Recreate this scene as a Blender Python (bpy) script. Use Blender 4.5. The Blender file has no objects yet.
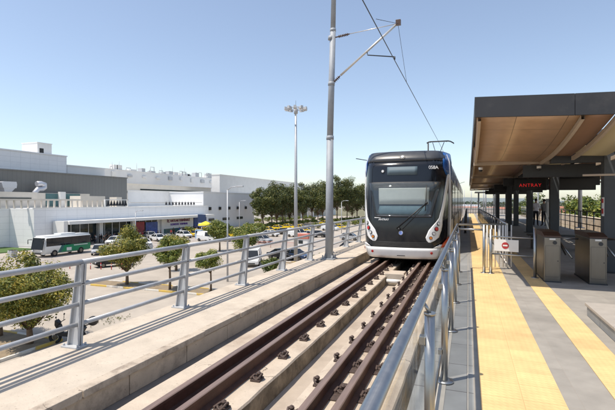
import bpy, bmesh, math, random
from mathutils import Vector, Matrix
random.seed(7)
R = math.radians
C = bpy.data.collections.new('Scene objects'); bpy.context.scene.collection.children.link(C)
GZ = -6.5           # street level; platform top is z = 0, camera eye 1.5 m above it

# ------------------------------------------------------------------ materials
def new_mat(name):
    m = bpy.data.materials.new(name); m.use_nodes = True
    nt = m.node_tree; nt.nodes.clear()
    out = nt.nodes.new('ShaderNodeOutputMaterial')
    return m, nt, out
def N(nt, t, **kw):
    n = nt.nodes.new(t)
    for k, v in kw.items(): setattr(n, k, v)
    return n
def rgba(c): return (c[0], c[1], c[2], 1)
def M(name, col, rough=.6, metal=0, var=.12, scale=6, bump=0, bscale=60, dirt=0, dcol=(.08, .06, .05), dscale=1.2, dlo=.52, dhi=.7, spec=.5, emit=None, stretch=None, crack=0):
    m, nt, out = new_mat(name)
    p = N(nt, 'ShaderNodeBsdfPrincipled'); nt.links.new(p.outputs[0], out.inputs[0])
    p.inputs['Roughness'].default_value = rough; p.inputs['Metallic'].default_value = metal
    p.inputs['Specular IOR Level'].default_value = spec
    tc = N(nt, 'ShaderNodeTexCoord'); src = tc.outputs['Object']
    if stretch:
        mp = N(nt, 'ShaderNodeMapping'); mp.inputs['Scale'].default_value = stretch
        nt.links.new(src, mp.inputs['Vector']); src = mp.outputs[0]
    n = N(nt, 'ShaderNodeTexNoise'); n.inputs['Scale'].default_value = scale; n.inputs['Detail'].default_value = 6
    n.inputs['Roughness'].default_value = .65
    nt.links.new(src, n.inputs['Vector'])
    mr = N(nt, 'ShaderNodeMapRange'); mr.inputs['From Min'].default_value = .25; mr.inputs['From Max'].default_value = .75
    mr.inputs['To Min'].default_value = 1 - var; mr.inputs['To Max'].default_value = 1 + var
    nt.links.new(n.outputs['Fac'], mr.inputs['Value'])
    vm = N(nt, 'ShaderNodeVectorMath', operation='SCALE'); vm.inputs[0].default_value = col
    nt.links.new(mr.outputs[0], vm.inputs['Scale']); last = vm.outputs[0]
    if dirt:
        d = N(nt, 'ShaderNodeTexNoise'); d.inputs['Scale'].default_value = dscale; d.inputs['Detail'].default_value = 9
        d.inputs['Roughness'].default_value = .7; nt.links.new(src, d.inputs['Vector'])
        dm = N(nt, 'ShaderNodeMapRange'); dm.inputs['From Min'].default_value = dlo; dm.inputs['From Max'].default_value = dhi
        dm.inputs['To Max'].default_value = dirt; nt.links.new(d.outputs['Fac'], dm.inputs['Value'])
        mx = N(nt, 'ShaderNodeMix', data_type='RGBA'); nt.links.new(dm.outputs[0], mx.inputs[0])
        nt.links.new(last, mx.inputs[6]); mx.inputs[7].default_value = rgba(dcol); last = mx.outputs[2]
    if crack:
        dn = N(nt, 'ShaderNodeTexNoise'); dn.inputs['Scale'].default_value = 2.2; dn.inputs['Detail'].default_value = 6; nt.links.new(src, dn.inputs['Vector'])
        av = N(nt, 'ShaderNodeVectorMath', operation='MULTIPLY_ADD'); av.inputs[1].default_value = (.55, .55, .55); nt.links.new(dn.outputs['Color'], av.inputs[0]); nt.links.new(src, av.inputs[2])
        vo = N(nt, 'ShaderNodeTexVoronoi', feature='DISTANCE_TO_EDGE'); vo.inputs['Scale'].default_value = crack; nt.links.new(av.outputs[0], vo.inputs['Vector'])
        cmr = N(nt, 'ShaderNodeMapRange'); cmr.inputs['From Min'].default_value = .002; cmr.inputs['From Max'].default_value = .006; cmr.inputs['To Min'].default_value = 1; cmr.inputs['To Max'].default_value = 0
        nt.links.new(vo.outputs['Distance'], cmr.inputs['Value'])
        mk = N(nt, 'ShaderNodeTexNoise'); mk.inputs['Scale'].default_value = .8; nt.links.new(src, mk.inputs['Vector'])
        mkr = N(nt, 'ShaderNodeMapRange'); mkr.inputs['From Min'].default_value = .53; mkr.inputs['From Max'].default_value = .6; mkr.inputs['To Max'].default_value = .85; nt.links.new(mk.outputs['Fac'], mkr.inputs['Value'])
        mm = N(nt, 'ShaderNodeMath', operation='MULTIPLY'); nt.links.new(cmr.outputs[0], mm.inputs[0]); nt.links.new(mkr.outputs[0], mm.inputs[1])
        # fine dark pitting
        pt = N(nt, 'ShaderNodeTexNoise'); pt.inputs['Scale'].default_value = 38; pt.inputs['Detail'].default_value = 3; nt.links.new(src, pt.inputs['Vector'])
        ptr = N(nt, 'ShaderNodeMapRange'); ptr.inputs['From Min'].default_value = .66; ptr.inputs['From Max'].default_value = .74; ptr.inputs['To Max'].default_value = .55; nt.links.new(pt.outputs['Fac'], ptr.inputs['Value'])
        mxx = N(nt, 'ShaderNodeMath', operation='MAXIMUM'); nt.links.new(mm.outputs[0], mxx.inputs[0]); nt.links.new(ptr.outputs[0], mxx.inputs[1])
        cx_ = N(nt, 'ShaderNodeMix', data_type='RGBA'); nt.links.new(mxx.outputs[0], cx_.inputs[0]); nt.links.new(last, cx_.inputs[6]); cx_.inputs[7].default_value = (.09, .07, .05, 1); last = cx_.outputs[2]
    nt.links.new(last, p.inputs['Base Color'])
    rr = N(nt, 'ShaderNodeMapRange'); rr.inputs['To Min'].default_value = max(0, rough - .08); rr.inputs['To Max'].default_value = min(1, rough + .1)
    nt.links.new(n.outputs['Fac'], rr.inputs['Value']); nt.links.new(rr.outputs[0], p.inputs['Roughness'])
    if bump:
        b = N(nt, 'ShaderNodeBump'); b.inputs['Strength'].default_value = bump; b.inputs['Distance'].default_value = .01
        bn = N(nt, 'ShaderNodeTexNoise'); bn.inputs['Scale'].default_value = bscale; bn.inputs['Detail'].default_value = 5
        nt.links.new(src, bn.inputs['Vector']); nt.links.new(bn.outputs['Fac'], b.inputs['Height'])
        nt.links.new(b.outputs[0], p.inputs['Normal'])
    if emit:
        p.inputs['Emission Color'].default_value = rgba(emit[0]); p.inputs['Emission Strength'].default_value = emit[1]
    m['p'] = p.name
    return m
def tiled(name, col, tw, th, mortar=.012, mcol=(.2, .18, .15), rough=.7, var=.1, bump=.3, offset=0.0, dirt=.25, swz=None, dlo=.5, dhi=.75, cvar=.07):
    """paving / cladding in rectangular tiles, laid in object XY (or a swizzled plane)"""
    m, nt, out = new_mat(name)
    p = N(nt, 'ShaderNodeBsdfPrincipled'); nt.links.new(p.outputs[0], out.inputs[0]); p.inputs['Roughness'].default_value = rough
    tc = N(nt, 'ShaderNodeTexCoord'); src = tc.outputs['Object']
    if swz:
        sx = N(nt, 'ShaderNodeSeparateXYZ'); cx = N(nt, 'ShaderNodeCombineXYZ'); nt.links.new(src, sx.inputs[0])
        for i, ch in enumerate(swz):
            nt.links.new(sx.outputs['XYZ'.index(ch)], cx.inputs[i])
        src = cx.outputs[0]
    b = N(nt, 'ShaderNodeTexBrick'); b.offset = offset; b.squash = 1
    b.inputs['Scale'].default_value = 1; b.inputs['Mortar Size'].default_value = mortar
    b.inputs['Brick Width'].default_value = tw; b.inputs['Row Height'].default_value = th
    b.inputs['Color1'].default_value = rgba([c * (1 - cvar) for c in col]); b.inputs['Color2'].default_value = rgba([c * (1 + cvar) for c in col])
    b.inputs['Mortar'].default_value = rgba(mcol); b.inputs['Mortar Smooth'].default_value = .2
    nt.links.new(src, b.inputs['Vector'])
    n = N(nt, 'ShaderNodeTexNoise'); n.inputs['Scale'].default_value = 5; n.inputs['Detail'].default_value = 8; nt.links.new(tc.outputs['Object'], n.inputs['Vector'])
    mr = N(nt, 'ShaderNodeMapRange'); mr.inputs['From Min'].default_value = .25; mr.inputs['From Max'].default_value = .75
    mr.inputs['To Min'].default_value = 1 - var; mr.inputs['To Max'].default_value = 1 + var; nt.links.new(n.outputs['Fac'], mr.inputs['Value'])
    vm = N(nt, 'ShaderNodeVectorMath', operation='SCALE'); nt.links.new(b.outputs['Color'], vm.inputs[0]); nt.links.new(mr.outputs[0], vm.inputs['Scale'])
    d = N(nt, 'ShaderNodeTexNoise'); d.inputs['Scale'].default_value = .9; d.inputs['Detail'].default_value = 9; nt.links.new(tc.outputs['Object'], d.inputs['Vector'])
    dm = N(nt, 'ShaderNodeMapRange'); dm.inputs['From Min'].default_value = dlo; dm.inputs['From Max'].default_value = dhi; dm.inputs['To Max'].default_value = dirt
    nt.links.new(d.outputs['Fac'], dm.inputs['Value'])
    mx = N(nt, 'ShaderNodeMix', data_type='RGBA'); nt.links.new(dm.outputs[0], mx.inputs[0]); nt.links.new(vm.outputs[0], mx.inputs[6])
    mx.inputs[7].default_value = rgba([c * .55 for c in col]); nt.links.new(mx.outputs[2], p.inputs['Base Color'])
    bp = N(nt, 'ShaderNodeBump'); bp.inputs['Strength'].default_value = bump; bp.inputs['Distance'].default_value = .006
    nt.links.new(b.outputs['Fac'], bp.inputs['Height']); bp.invert = True; nt.links.new(bp.outputs[0], p.inputs['Normal'])
    return m
def glass(name, tint=(.8, .9, .9), clear=.75, rough=.02):
    m, nt, out = new_mat(name)
    t = N(nt, 'ShaderNodeBsdfTransparent'); t.inputs[0].default_value = rgba(tint)
    g = N(nt, 'ShaderNodeBsdfGlossy'); g.inputs['Roughness'].default_value = rough
    f = N(nt, 'ShaderNodeFresnel'); f.inputs['IOR'].default_value = 1.5
    a = N(nt, 'ShaderNodeMath', operation='MULTIPLY_ADD'); a.inputs[1].default_value = clear; a.inputs[2].default_value = .03
    nt.links.new(f.outputs[0], a.inputs[0])
    mx = N(nt, 'ShaderNodeMixShader'); nt.links.new(a.outputs[0], mx.inputs[0]); nt.links.new(t.outputs[0], mx.inputs[1]); nt.links.new(g.outputs[0], mx.inputs[2])
    nt.links.new(mx.outputs[0], out.inputs[0]); return m
def leafmat(name, cols, trans=.25):
    m, nt, out = new_mat(name)
    g = N(nt, 'ShaderNodeNewGeometry'); cr = N(nt, 'ShaderNodeValToRGB')
    els = cr.color_ramp.elements
    for i, c in enumerate(cols):
        pos = i / (len(cols) - 1)
        e = els[i] if i < 2 else els.new(pos)
        e.position = pos; e.color = rgba(c)
    for i, c in enumerate(cols):       # positions are sorted by now
        els[i].color = rgba(c)
    tc = N(nt, 'ShaderNodeTexCoord'); n = N(nt, 'ShaderNodeTexNoise'); n.inputs['Scale'].default_value = .9; nt.links.new(tc.outputs['Object'], n.inputs['Vector'])
    a = N(nt, 'ShaderNodeMath', operation='ADD'); s = N(nt, 'ShaderNodeMath', operation='MULTIPLY_ADD'); s.inputs[1].default_value = 1.6; s.inputs[2].default_value = -.8
    nt.links.new(n.outputs['Fac'], s.inputs[0]); nt.links.new(g.outputs['Random Per Island'], a.inputs[0]); nt.links.new(s.outputs[0], a.inputs[1])
    nt.links.new(a.outputs[0], cr.inputs[0])
    p = N(nt, 'ShaderNodeBsdfPrincipled'); p.inputs['Roughness'].default_value = .55; nt.links.new(cr.outputs[0], p.inputs['Base Color'])
    t = N(nt, 'ShaderNodeBsdfTranslucent'); nt.links.new(cr.outputs[0], t.inputs[0])
    mx = N(nt, 'ShaderNodeMixShader'); mx.inputs[0].default_value = trans
    nt.links.new(p.outputs[0], mx.inputs[1]); nt.links.new(t.outputs[0], mx.inputs[2]); nt.links.new(mx.outputs[0], out.inputs[0]); return m

concrete = M('walkway concrete', (.50, .43, .345), .85, var=.12, scale=4, bump=.35, bscale=45, dirt=.6, dcol=(.27, .22, .17), dscale=.9, dlo=.48, dhi=.7, crack=.9)
concrete_cap = M('cap concrete', (.47, .395, .31), .85, var=.16, scale=7, bump=.5, bscale=35, dirt=.75, dcol=(.17, .13, .10), dscale=2.6, dlo=.5, dhi=.66, crack=1.6)
concrete_face = M('kerb concrete', (.56, .46, .345), .85, var=.14, scale=5, bump=.4, bscale=50, dirt=.7, dcol=(.13, .10, .075), dscale=1.6, dlo=.5, dhi=.66, crack=1.1)
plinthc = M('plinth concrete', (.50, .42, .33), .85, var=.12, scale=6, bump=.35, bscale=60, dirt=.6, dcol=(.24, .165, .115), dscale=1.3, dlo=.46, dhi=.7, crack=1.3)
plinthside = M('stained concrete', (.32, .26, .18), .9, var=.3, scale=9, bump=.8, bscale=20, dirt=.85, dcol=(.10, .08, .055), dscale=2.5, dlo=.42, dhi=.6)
slabc = M('trough concrete', (.42, .35, .28), .9, var=.14, scale=3, bump=.3, dirt=.6, dcol=(.24, .19, .15), dscale=1.2, dlo=.48, dhi=.7)
gutter = M('gutter concrete', (.22, .19, .16), .9, var=.2, scale=4, bump=.3, dirt=.5, dcol=(.12, .1, .09))
street_m = M('street paving', (.40, .35, .29), .9, var=.12, scale=.6, bump=.15, dirt=.5, dcol=(.27, .235, .195), dscale=.14, dlo=.44, dhi=.66)
road_m = M('road', (.34, .30, .26), .9, var=.08, scale=.8, bump=.1, dirt=.3, dcol=(.22, .2, .18), dscale=.15)
earth = M('earth', (.25, .19, .12), .95, var=.25, scale=2, bump=.5)
grassm = M('lawn', (.07, .13, .03), .9, var=.3, scale=3, bump=.6)
yellow_paint = M('yellow paint', (.62, .42, .08), .7, var=.15, dirt=.5, dcol=(.4, .32, .2), dscale=3)
def striped(name, c1, c2, period=2.0):
    m, nt, out = new_mat(name); p = N(nt, 'ShaderNodeBsdfPrincipled'); nt.links.new(p.outputs[0], out.inputs[0]); p.inputs['Roughness'].default_value = .7
    tc = N(nt, 'ShaderNodeTexCoord'); sx = N(nt, 'ShaderNodeSeparateXYZ'); nt.links.new(tc.outputs['Object'], sx.inputs[0])
    a = N(nt, 'ShaderNodeMath', operation='ADD'); nt.links.new(sx.outputs[0], a.inputs[0]); nt.links.new(sx.outputs[1], a.inputs[1])
    md = N(nt, 'ShaderNodeMath', operation='PINGPONG'); md.inputs[1].default_value = period; nt.links.new(a.outputs[0], md.inputs[0])
    gt_ = N(nt, 'ShaderNodeMath', operation='GREATER_THAN'); gt_.inputs[1].default_value = period / 2; nt.links.new(md.outputs[0], gt_.inputs[0])
    mx = N(nt, 'ShaderNodeMix', data_type='RGBA'); nt.links.new(gt_.outputs[0], mx.inputs[0]); mx.inputs[6].default_value = rgba(c1); mx.inputs[7].default_value = rgba(c2)
    n = N(nt, 'ShaderNodeTexNoise'); n.inputs['Scale'].default_value = 4; n.inputs['Detail'].default_value = 6; nt.links.new(tc.outputs['Object'], n.inputs['Vector'])
    mr = N(nt, 'ShaderNodeMapRange'); mr.inputs['From Min'].default_value = .5; mr.inputs['From Max'].default_value = .7; mr.inputs['To Max'].default_value = .7; nt.links.new(n.outputs['Fac'], mr.inputs['Value'])
    m2 = N(nt, 'ShaderNodeMix', data_type='RGBA'); nt.links.new(mr.outputs[0], m2.inputs[0]); nt.links.new(mx.outputs[2], m2.inputs[6]); m2.inputs[7].default_value = (.36, .31, .25, 1)
    nt.links.new(m2.outputs[2], p.inputs['Base Color']); return m
kerb_paint = striped('yellow and white kerb paint', (.62, .42, .08), (.66, .62, .55))
white_paint = M('white paint', (.72, .7, .66), .6, var=.05, dirt=.3, dcol=(.45, .4, .34), dscale=3)
galv = M('galvanised steel', (.43, .44, .455), .45, metal=.2, var=.14, scale=9, bump=.05, dirt=.3, dcol=(.24, .24, .25), dscale=5)
galv_post = M('grey painted steel', (.47, .48, .49), .5, metal=.1, var=.1, scale=7, dirt=.35, dcol=(.24, .22, .2), dscale=6, dlo=.55)
mast_m = M('mast steel', (.30, .32, .345), .6, metal=.1, var=.12, scale=5, dirt=.3, dcol=(.2, .2, .2))
insul = M('brown insulator', (.10, .06, .04), .3)
alu = M('aluminium arm', (.55, .53, .50), .35, metal=.5)
wirem = M('wire', (.04, .04, .045), .5)
inox = M('polished stainless steel', (.40, .40, .39), .36, metal=1, var=.05, scale=20)
inox_br = M('brushed stainless steel', (.20, .19, .175), .3, metal=1, var=.1, scale=8, stretch=(1, 1, .2))
rust = M('rusted rail side', (.10, .045, .028), .7, var=.35, scale=9, bump=.3)
railtop = M('worn rail head', (.27, .185, .145), .38, metal=.4, var=.25, scale=4, stretch=(6, .5, 1))
clipm = M('rusty clip', (.075, .05, .04), .65, var=.5, scale=30, bump=.4)
platm = tiled('platform paving', (.29, .265, .228), .4, .4, mortar=.004, mcol=(.29, .26, .22), rough=.75, var=.14, dirt=.5, bump=.25)
platm_edge = tiled('edge granite', (.25, .25, .24), .6, .6, mortar=.006, mcol=(.11, .1, .1), rough=.7, var=.12, dirt=.25)
drainm = M('pale stone strip', (.42, .38, .32), .8)
def tactile():
    m = tiled('tactile yellow tile', (.67, .465, .21), .3, .3, mortar=.003, mcol=(.52, .36, .16), rough=.7, var=.12, dirt=.55, dlo=.5, dhi=.8, bump=.3, cvar=.05)
    nt = m.node_tree
    p = [n for n in nt.nodes if n.type == 'BSDF_PRINCIPLED'][0]; tc = [n for n in nt.nodes if n.type == 'TEX_COORD'][0]
    w = N(nt, 'ShaderNodeTexWave'); w.wave_type = 'BANDS'; w.bands_direction = 'X'; w.inputs['Scale'].default_value = 6.4; w.inputs['Distortion'].default_value = 0
    nt.links.new(tc.outputs['Object'], w.inputs['Vector'])
    w2 = N(nt, 'ShaderNodeTexWave'); w2.wave_type = 'BANDS'; w2.bands_direction = 'Y'; w2.inputs['Scale'].default_value = 6.4
    nt.links.new(tc.outputs['Object'], w2.inputs['Vector'])
    mu = N(nt, 'ShaderNodeMath', operation='MULTIPLY'); nt.links.new(w.outputs['Fac'], mu.inputs[0]); nt.links.new(w2.outputs['Fac'], mu.inputs[1])
    b = N(nt, 'ShaderNodeBump'); b.inputs['Strength'].default_value = .4; b.inputs['Distance'].default_value = .006
    nt.links.new(mu.outputs[0], b.inputs['Height'])
    old = p.inputs['Normal'].links[0].from_node; nt.links.new(old.outputs[0], b.inputs['Normal']); nt.links.new(b.outputs[0], p.inputs['Normal'])
    return m
tact = tactile()
fascia_m = M('slate grey fascia', (.036, .038, .043), .6, spec=.3, var=.12, scale=2, dirt=.15, dcol=(.2, .18, .16))
steel_dark = M('dark steel', (.028, .03, .033), .5, var=.15)
steel_dark2 = M('dark column paint', (.06, .066, .073), .5, var=.12)
ceil_m = tiled('copper brown ceiling panel', (.47, .30, .18), .74, 1.05, mortar=.006, mcol=(.16, .10, .06), rough=.36, var=.12, dirt=.45, bump=.3, cvar=.05)
ceil_shaded = M('shaded red brown ceiling panel', (.27, .155, .095), .5, var=.15, scale=1.5)  # darker than the copper panels: shade under the roof put into the colour
cream_m, _nt, _o = new_mat('cream translucent panel')
_d = N(_nt, 'ShaderNodeBsdfDiffuse'); _d.inputs[0].default_value = (.66, .58, .42, 1); _t = N(_nt, 'ShaderNodeBsdfTranslucent'); _t.inputs[0].default_value = (.42, .37, .26, 1)
_m = N(_nt, 'ShaderNodeMixShader'); _m.inputs[0].default_value = .5; _nt.links.new(_d.outputs[0], _m.inputs[1]); _nt.links.new(_t.outputs[0], _m.inputs[2]); _nt.links.new(_m.outputs[0], _o.inputs[0])
rib_m = M('beige rib', (.42, .34, .26), .5, var=.08)
white_wall = tiled('white wall cladding', (.80, .80, .80), 2.2, 1.1, mortar=.02, mcol=(.56, .57, .58), rough=.6, var=.03, dirt=.1, swz='YZX', bump=.1, cvar=.015)
white_wall_x = tiled('white wall cladding front', (.80, .80, .79), 2.2, 1.1, mortar=.02, mcol=(.62, .62, .62), rough=.6, var=.03, dirt=.08, swz='XZY', bump=.1, cvar=.015)
white_flat = M('white render', (.74, .73, .70), .7, var=.05, scale=.5, dirt=.2, dcol=(.5, .48, .44), dscale=.3)
cream_wall = M('cream render', (.62, .57, .49), .75, var=.06, scale=.4, dirt=.25, dcol=(.42, .38, .33), dscale=.3)
grey_clad = tiled('grey cladding', (.165, .165, .155), .9, 9, mortar=.03, mcol=(.12, .12, .115), rough=.5, var=.04, swz='YZX', dirt=.1, cvar=.03)
far_wall = M('far wall', (.72, .72, .71), .8, var=.05, scale=.3)
dark_glass = M('dark glazing', (.02, .03, .035), .08, var=.2, scale=.6)
teal_glass = M('teal glazing', (.05, .13, .14), .12, var=.3, scale=.7)
blue_panel = M('blue panel', (.02, .06, .24), .5, var=.08)
poster_r = M('red poster', (.30, .04, .05), .5, var=.4, scale=1.2)
poster_b = M('blue poster', (.06, .10, .33), .5, var=.5, scale=1.5)
maroon = M('maroon lettering', (.19, .03, .09), .5)
purple = M('purple lettering', (.13, .06, .40), .5)
bark = M('bark', (.16, .11, .07), .9, var=.3, scale=9, bump=.6, bscale=25)
red_m = M('red', (.42, .03, .03), .5, var=.08)
red_led = M('red led letters', (.3, .01, .01), .5, emit=((1, .03, .03), .35))
black_m = M('black plastic', (.012, .012, .013), .45)
tyre_m = M('tyre rubber', (.015, .015, .015), .8)
train_black = M('glossy black paint', (.010, .012, .016), .14, var=.05, scale=2, spec=.5)
train_white = M('glossy white paint', (.83, .83, .82), .28, var=.03, scale=3, dirt=.15, dcol=(.5, .47, .43), dscale=2)
train_blue = M('blue paint', (.015, .10, .34), .25)
train_orange = M('orange red paint', (.62, .09, .03), .3)
train_roof = M('charcoal roof paint', (.05, .052, .056), .35, var=.1)
train_under = M('underframe', (.012, .012, .012), .8)
cab_int = M('cab interior', (.03, .042, .05), .7, var=.2, scale=3)
blind_m = M('cab blind', (.62, .63, .56), .6, var=.06)
dash_m = M('cab dashboard', (.13, .20, .22), .7, var=.2)
dest_m = M('destination display', (.09, .13, .155), .6, var=.08)
lens_c = M('clear lens', (.6, .6, .6), .1)
lens_r = M('red lens', (.5, .02, .02), .15); lens_o = M('amber lens', (.62, .2, .03), .2)
clearglass = glass('clear glass', (.93, .96, .95), .8)
cabglass = glass('cab glass', (.90, .92, .93), .3)
rail_glass = glass('railing glass', (.975, .985, .98), .3)
smoke_glass = glass('smoked glass', (.18, .22, .25), .9)
vend = M('info board', (.35, .36, .36), .5)

# ------------------------------------------------------------------ geometry helpers
class MB:
    def __init__(s): s.v, s.f, s.m, s.sm = [], [], [], []
    def add(s, vs, fs, mi=0, smooth=False):
        o = len(s.v); s.v += [tuple(v) for v in vs]
        for f in fs: s.f.append(tuple(i + o for i in f)); s.m.append(mi); s.sm.append(smooth)
        return s
    def box(s, x0, x1, y0, y1, z0, z1, mi=0):
        return s.add([(x, y, z) for z in (z0, z1) for y in (y0, y1) for x in (x0, x1)],
                     [(0, 2, 3, 1), (4, 5, 7, 6), (0, 1, 5, 4), (2, 6, 7, 3), (0, 4, 6, 2), (1, 3, 7, 5)], mi)
    def cbox(s, x0, x1, y0, y1, z0, z1, b=.01, mi=0):
        """box with all edges chamfered by b"""
        bm = bmesh.new(); bmesh.ops.create_cube(bm, size=1)
        for v in bm.verts: v.co = Vector(((x0 + x1) / 2 + v.co.x * (x1 - x0), (y0 + y1) / 2 + v.co.y * (y1 - y0), (z0 + z1) / 2 + v.co.z * (z1 - z0)))
        bmesh.ops.bevel(bm, geom=bm.edges[:], offset=b, segments=2, affect='EDGES', profile=.6)
        bm.verts.index_update(); s.add([v.co[:] for v in bm.verts], [[v.index for v in f.verts] for f in bm.faces], mi); bm.free(); return s
    def tube(s, pts, r, n=12, mi=0, cap=True, smooth=True):
        pts = [Vector(p) for p in pts]; k = len(pts); rr = r if isinstance(r, (list, tuple)) else [r] * k
        vs = []; up0 = None
        for i, p in enumerate(pts):
            d = (pts[min(i + 1, k - 1)] - pts[max(i - 1, 0)]).normalized()
            if up0 is None:
                a = Vector((0, 0, 1)) if abs(d.z) < .9 else Vector((1, 0, 0)); up0 = a
            u = (up0 - d * up0.dot(d)).normalized(); w = d.cross(u); up0 = u
            for j in range(n):
                t = 2 * math.pi * j / n; vs.append(p + (u * math.cos(t) + w * math.sin(t)) * rr[i])
        fs = [(i * n + j, i * n + (j + 1) % n, (i + 1) * n + (j + 1) % n, (i + 1) * n + j) for i in range(k - 1) for j in range(n)]
        s.add(vs, fs, mi, smooth)
        if cap:
            o = len(s.v) - len(vs)
            s.f += [tuple(o + j for j in reversed(range(n))), tuple(o + (k - 1) * n + j for j in range(n))]; s.m += [mi, mi]; s.sm += [False, False]
        return s
    def prism(s, poly, fn, a, b, mi=0, caps=True):
        """poly: 2D list; fn(p, q, t) -> 3D"""
        n = len(poly); vs = [fn(p, q, a) for p, q in poly] + [fn(p, q, b) for p, q in poly]
        fs = [(i, (i + 1) % n, n + (i + 1) % n, n + i) for i in range(n)]
        if caps: fs += [tuple(reversed(range(n))), tuple(range(n, 2 * n))]
        return s.add(vs, fs, mi)
    def ball(s, c, r, n=10, mi=0):
        rx, ry, rz = r if isinstance(r, (tuple, list)) else (r, r, r)
        m = n // 2 + 1; vs = [(c[0], c[1], c[2] - rz)]
        for i in range(1, m):
            ph = -math.pi / 2 + math.pi * i / m
            for j in range(n):
                t = 2 * math.pi * j / n; vs.append((c[0] + rx * math.cos(ph) * math.cos(t), c[1] + ry * math.cos(ph) * math.sin(t), c[2] + rz * math.sin(ph)))
        vs.append((c[0], c[1], c[2] + rz)); fs = []
        for j in range(n): fs.append((0, 1 + (j + 1) % n, 1 + j))
        for i in range(m - 2):
            for j in range(n):
                a = 1 + i * n + j; b = 1 + i * n + (j + 1) % n; fs.append((a, b, b + n, a + n))
        for j in range(n): fs.append((1 + (m - 2) * n + j, 1 + (m - 2) * n + (j + 1) % n, len(vs) - 1))
        return s.add(vs, fs, mi, True)
    def build(s, name, mats, parent=None, loc=None):
        me = bpy.data.meshes.new(name); me.from_pydata(s.v, [], s.f)
        for m in (mats if isinstance(mats, (list, tuple)) else [mats]): me.materials.append(m)
        me.polygons.foreach_set('material_index', s.m); me.polygons.foreach_set('use_smooth', s.sm)
        bm = bmesh.new(); bm.from_mesh(me); bmesh.ops.recalc_face_normals(bm, faces=bm.faces[:]); bm.to_mesh(me); bm.free()
        me.update(); o = bpy.data.objects.new(name, me); C.objects.link(o)
        if parent: o.parent = parent
        if loc: o.location = loc
        return o
def raw(name, mesh, mat, parent=None):
    o = bpy.data.objects.new(name, mesh); C.objects.link(o); o.parent = parent
    if mat: mesh.materials.append(mat)
    return o
def tag(o, label=None, cat=None, group=None, kind=None):
    if label: o['label'] = label
    if cat: o['category'] = cat
    if group: o['group'] = group
    if kind: o['kind'] = kind
    return o
def thing(name, label, cat, loc=(0, 0, 0), rz=0, group=None):
    o = bpy.data.objects.new(name, None); o.empty_display_size = .2; C.objects.link(o)
    o.location = loc; o.rotation_euler = (0, 0, rz); return tag(o, label, cat, group)
def dup(root, loc, rz=0, label=None, scale=None, swap=None):
    def cp(o, par):
        c = o.copy(); C.objects.link(c); c.parent = par
        if swap and c.type == 'MESH':
            for a, b in swap:
                for i, sl in enumerate(c.material_slots):
                    if sl.material == a: sl.link = 'OBJECT'; sl.material = b
        for ch in o.children: cp(ch, c)
        return c
    c = cp(root, None); c.location = loc; c.rotation_euler = (0, 0, rz)
    if label: c['label'] = label
    if scale: c.scale = scale if isinstance(scale, tuple) else (scale,) * 3
    return c
def text_obj(name, body, size, mat, parent, loc, rot, extr=.004, spacing=1.0):
    cu = bpy.data.curves.new(name, 'FONT'); cu.body = body; cu.size = size; cu.extrude = extr; cu.align_x = 'CENTER'; cu.align_y = 'CENTER'
    cu.space_character = spacing
    t = bpy.data.objects.new('tmp', cu); C.objects.link(t); bpy.context.view_layer.update()
    me = bpy.data.meshes.new_from_object(t.evaluated_get(bpy.context.evaluated_depsgraph_get()))
    bpy.data.objects.remove(t); me.materials.clear()
    o = raw(name, me, mat, parent); o.location = loc; o.rotation_euler = rot; return o
def struct(name, mb, mat, label=None):
    o = mb.build(name, mat); o['kind'] = 'structure'
    if label: o['label'] = label
    return o

# ------------------------------------------------------------------ ground and streets
struct('ground', MB().add([(-3000, -1500, GZ), (3000, -1500, GZ), (3000, 5000, GZ), (-3000, 5000, GZ)], [(0, 1, 2, 3)]), street_m)
struct('field', MB().box(-14, 260, 92, 500, GZ + .001, GZ + .007).box(-400, -14.01, 235, 500, GZ + .001, GZ + .007), M('dry scrub', (.17, .155, .09), .95, var=.35, scale=.15, dirt=.6, dcol=(.07, .09, .03), dscale=.05))
struct('road', MB().box(-63, -47, -60, 150, GZ + .001, GZ + .006), road_m)
b = MB().box(-45, 60, 72, 88, GZ + .002, GZ + .008); struct('cross_road', b, road_m)
b = MB()
for y in range(-50, 140, 6): b.box(-55.1, -54.95, y, y + 3, GZ + .007, GZ + .012)
struct('lane_marking', b, white_paint)

tag(MB().box(-77, -68, 28, 52, GZ, GZ + .12).build('lawn', grassm), 'small green lawn in front of the blank white terminal wall', 'grass', kind='stuff')
# planted medians with painted kerbs
def median(x0, x1, y0, y1, label):
    b = MB(); n = 0
    t = thing('kerbed_bed', label, 'planting bed', ((x0 + x1) / 2, (y0 + y1) / 2, GZ), group='kerbed tree beds on the forecourt')
    hx, hy = (x1 - x0) / 2, (y1 - y0) / 2
    MB().box(-hx + .2, hx - .2, -hy + .2, hy - .2, 0, .10).build('soil', earth, t)
    for (xa, xb, ya, yb) in ((-hx, hx, -hy, -hy + .18), (-hx, hx, hy - .18, hy), (-hx, -hx + .18, -hy + .183, hy - .183), (hx - .18, hx, -hy + .183, hy - .183)):
        MB().cbox(xa, xb, ya, yb, 0, .15, .02).build('kerb', kerb_paint, t)
median(-34.5, -17.5, 31.2, 33.6, 'long kerbed bed with yellow kerbs under three small round trees')
median(-27, -21.8, 14.0, 18.2, 'kerbed bed of bare soil under the large near tree')
median(-29, -18.5, 50, 52.4, 'kerbed bed behind the white van')

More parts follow.
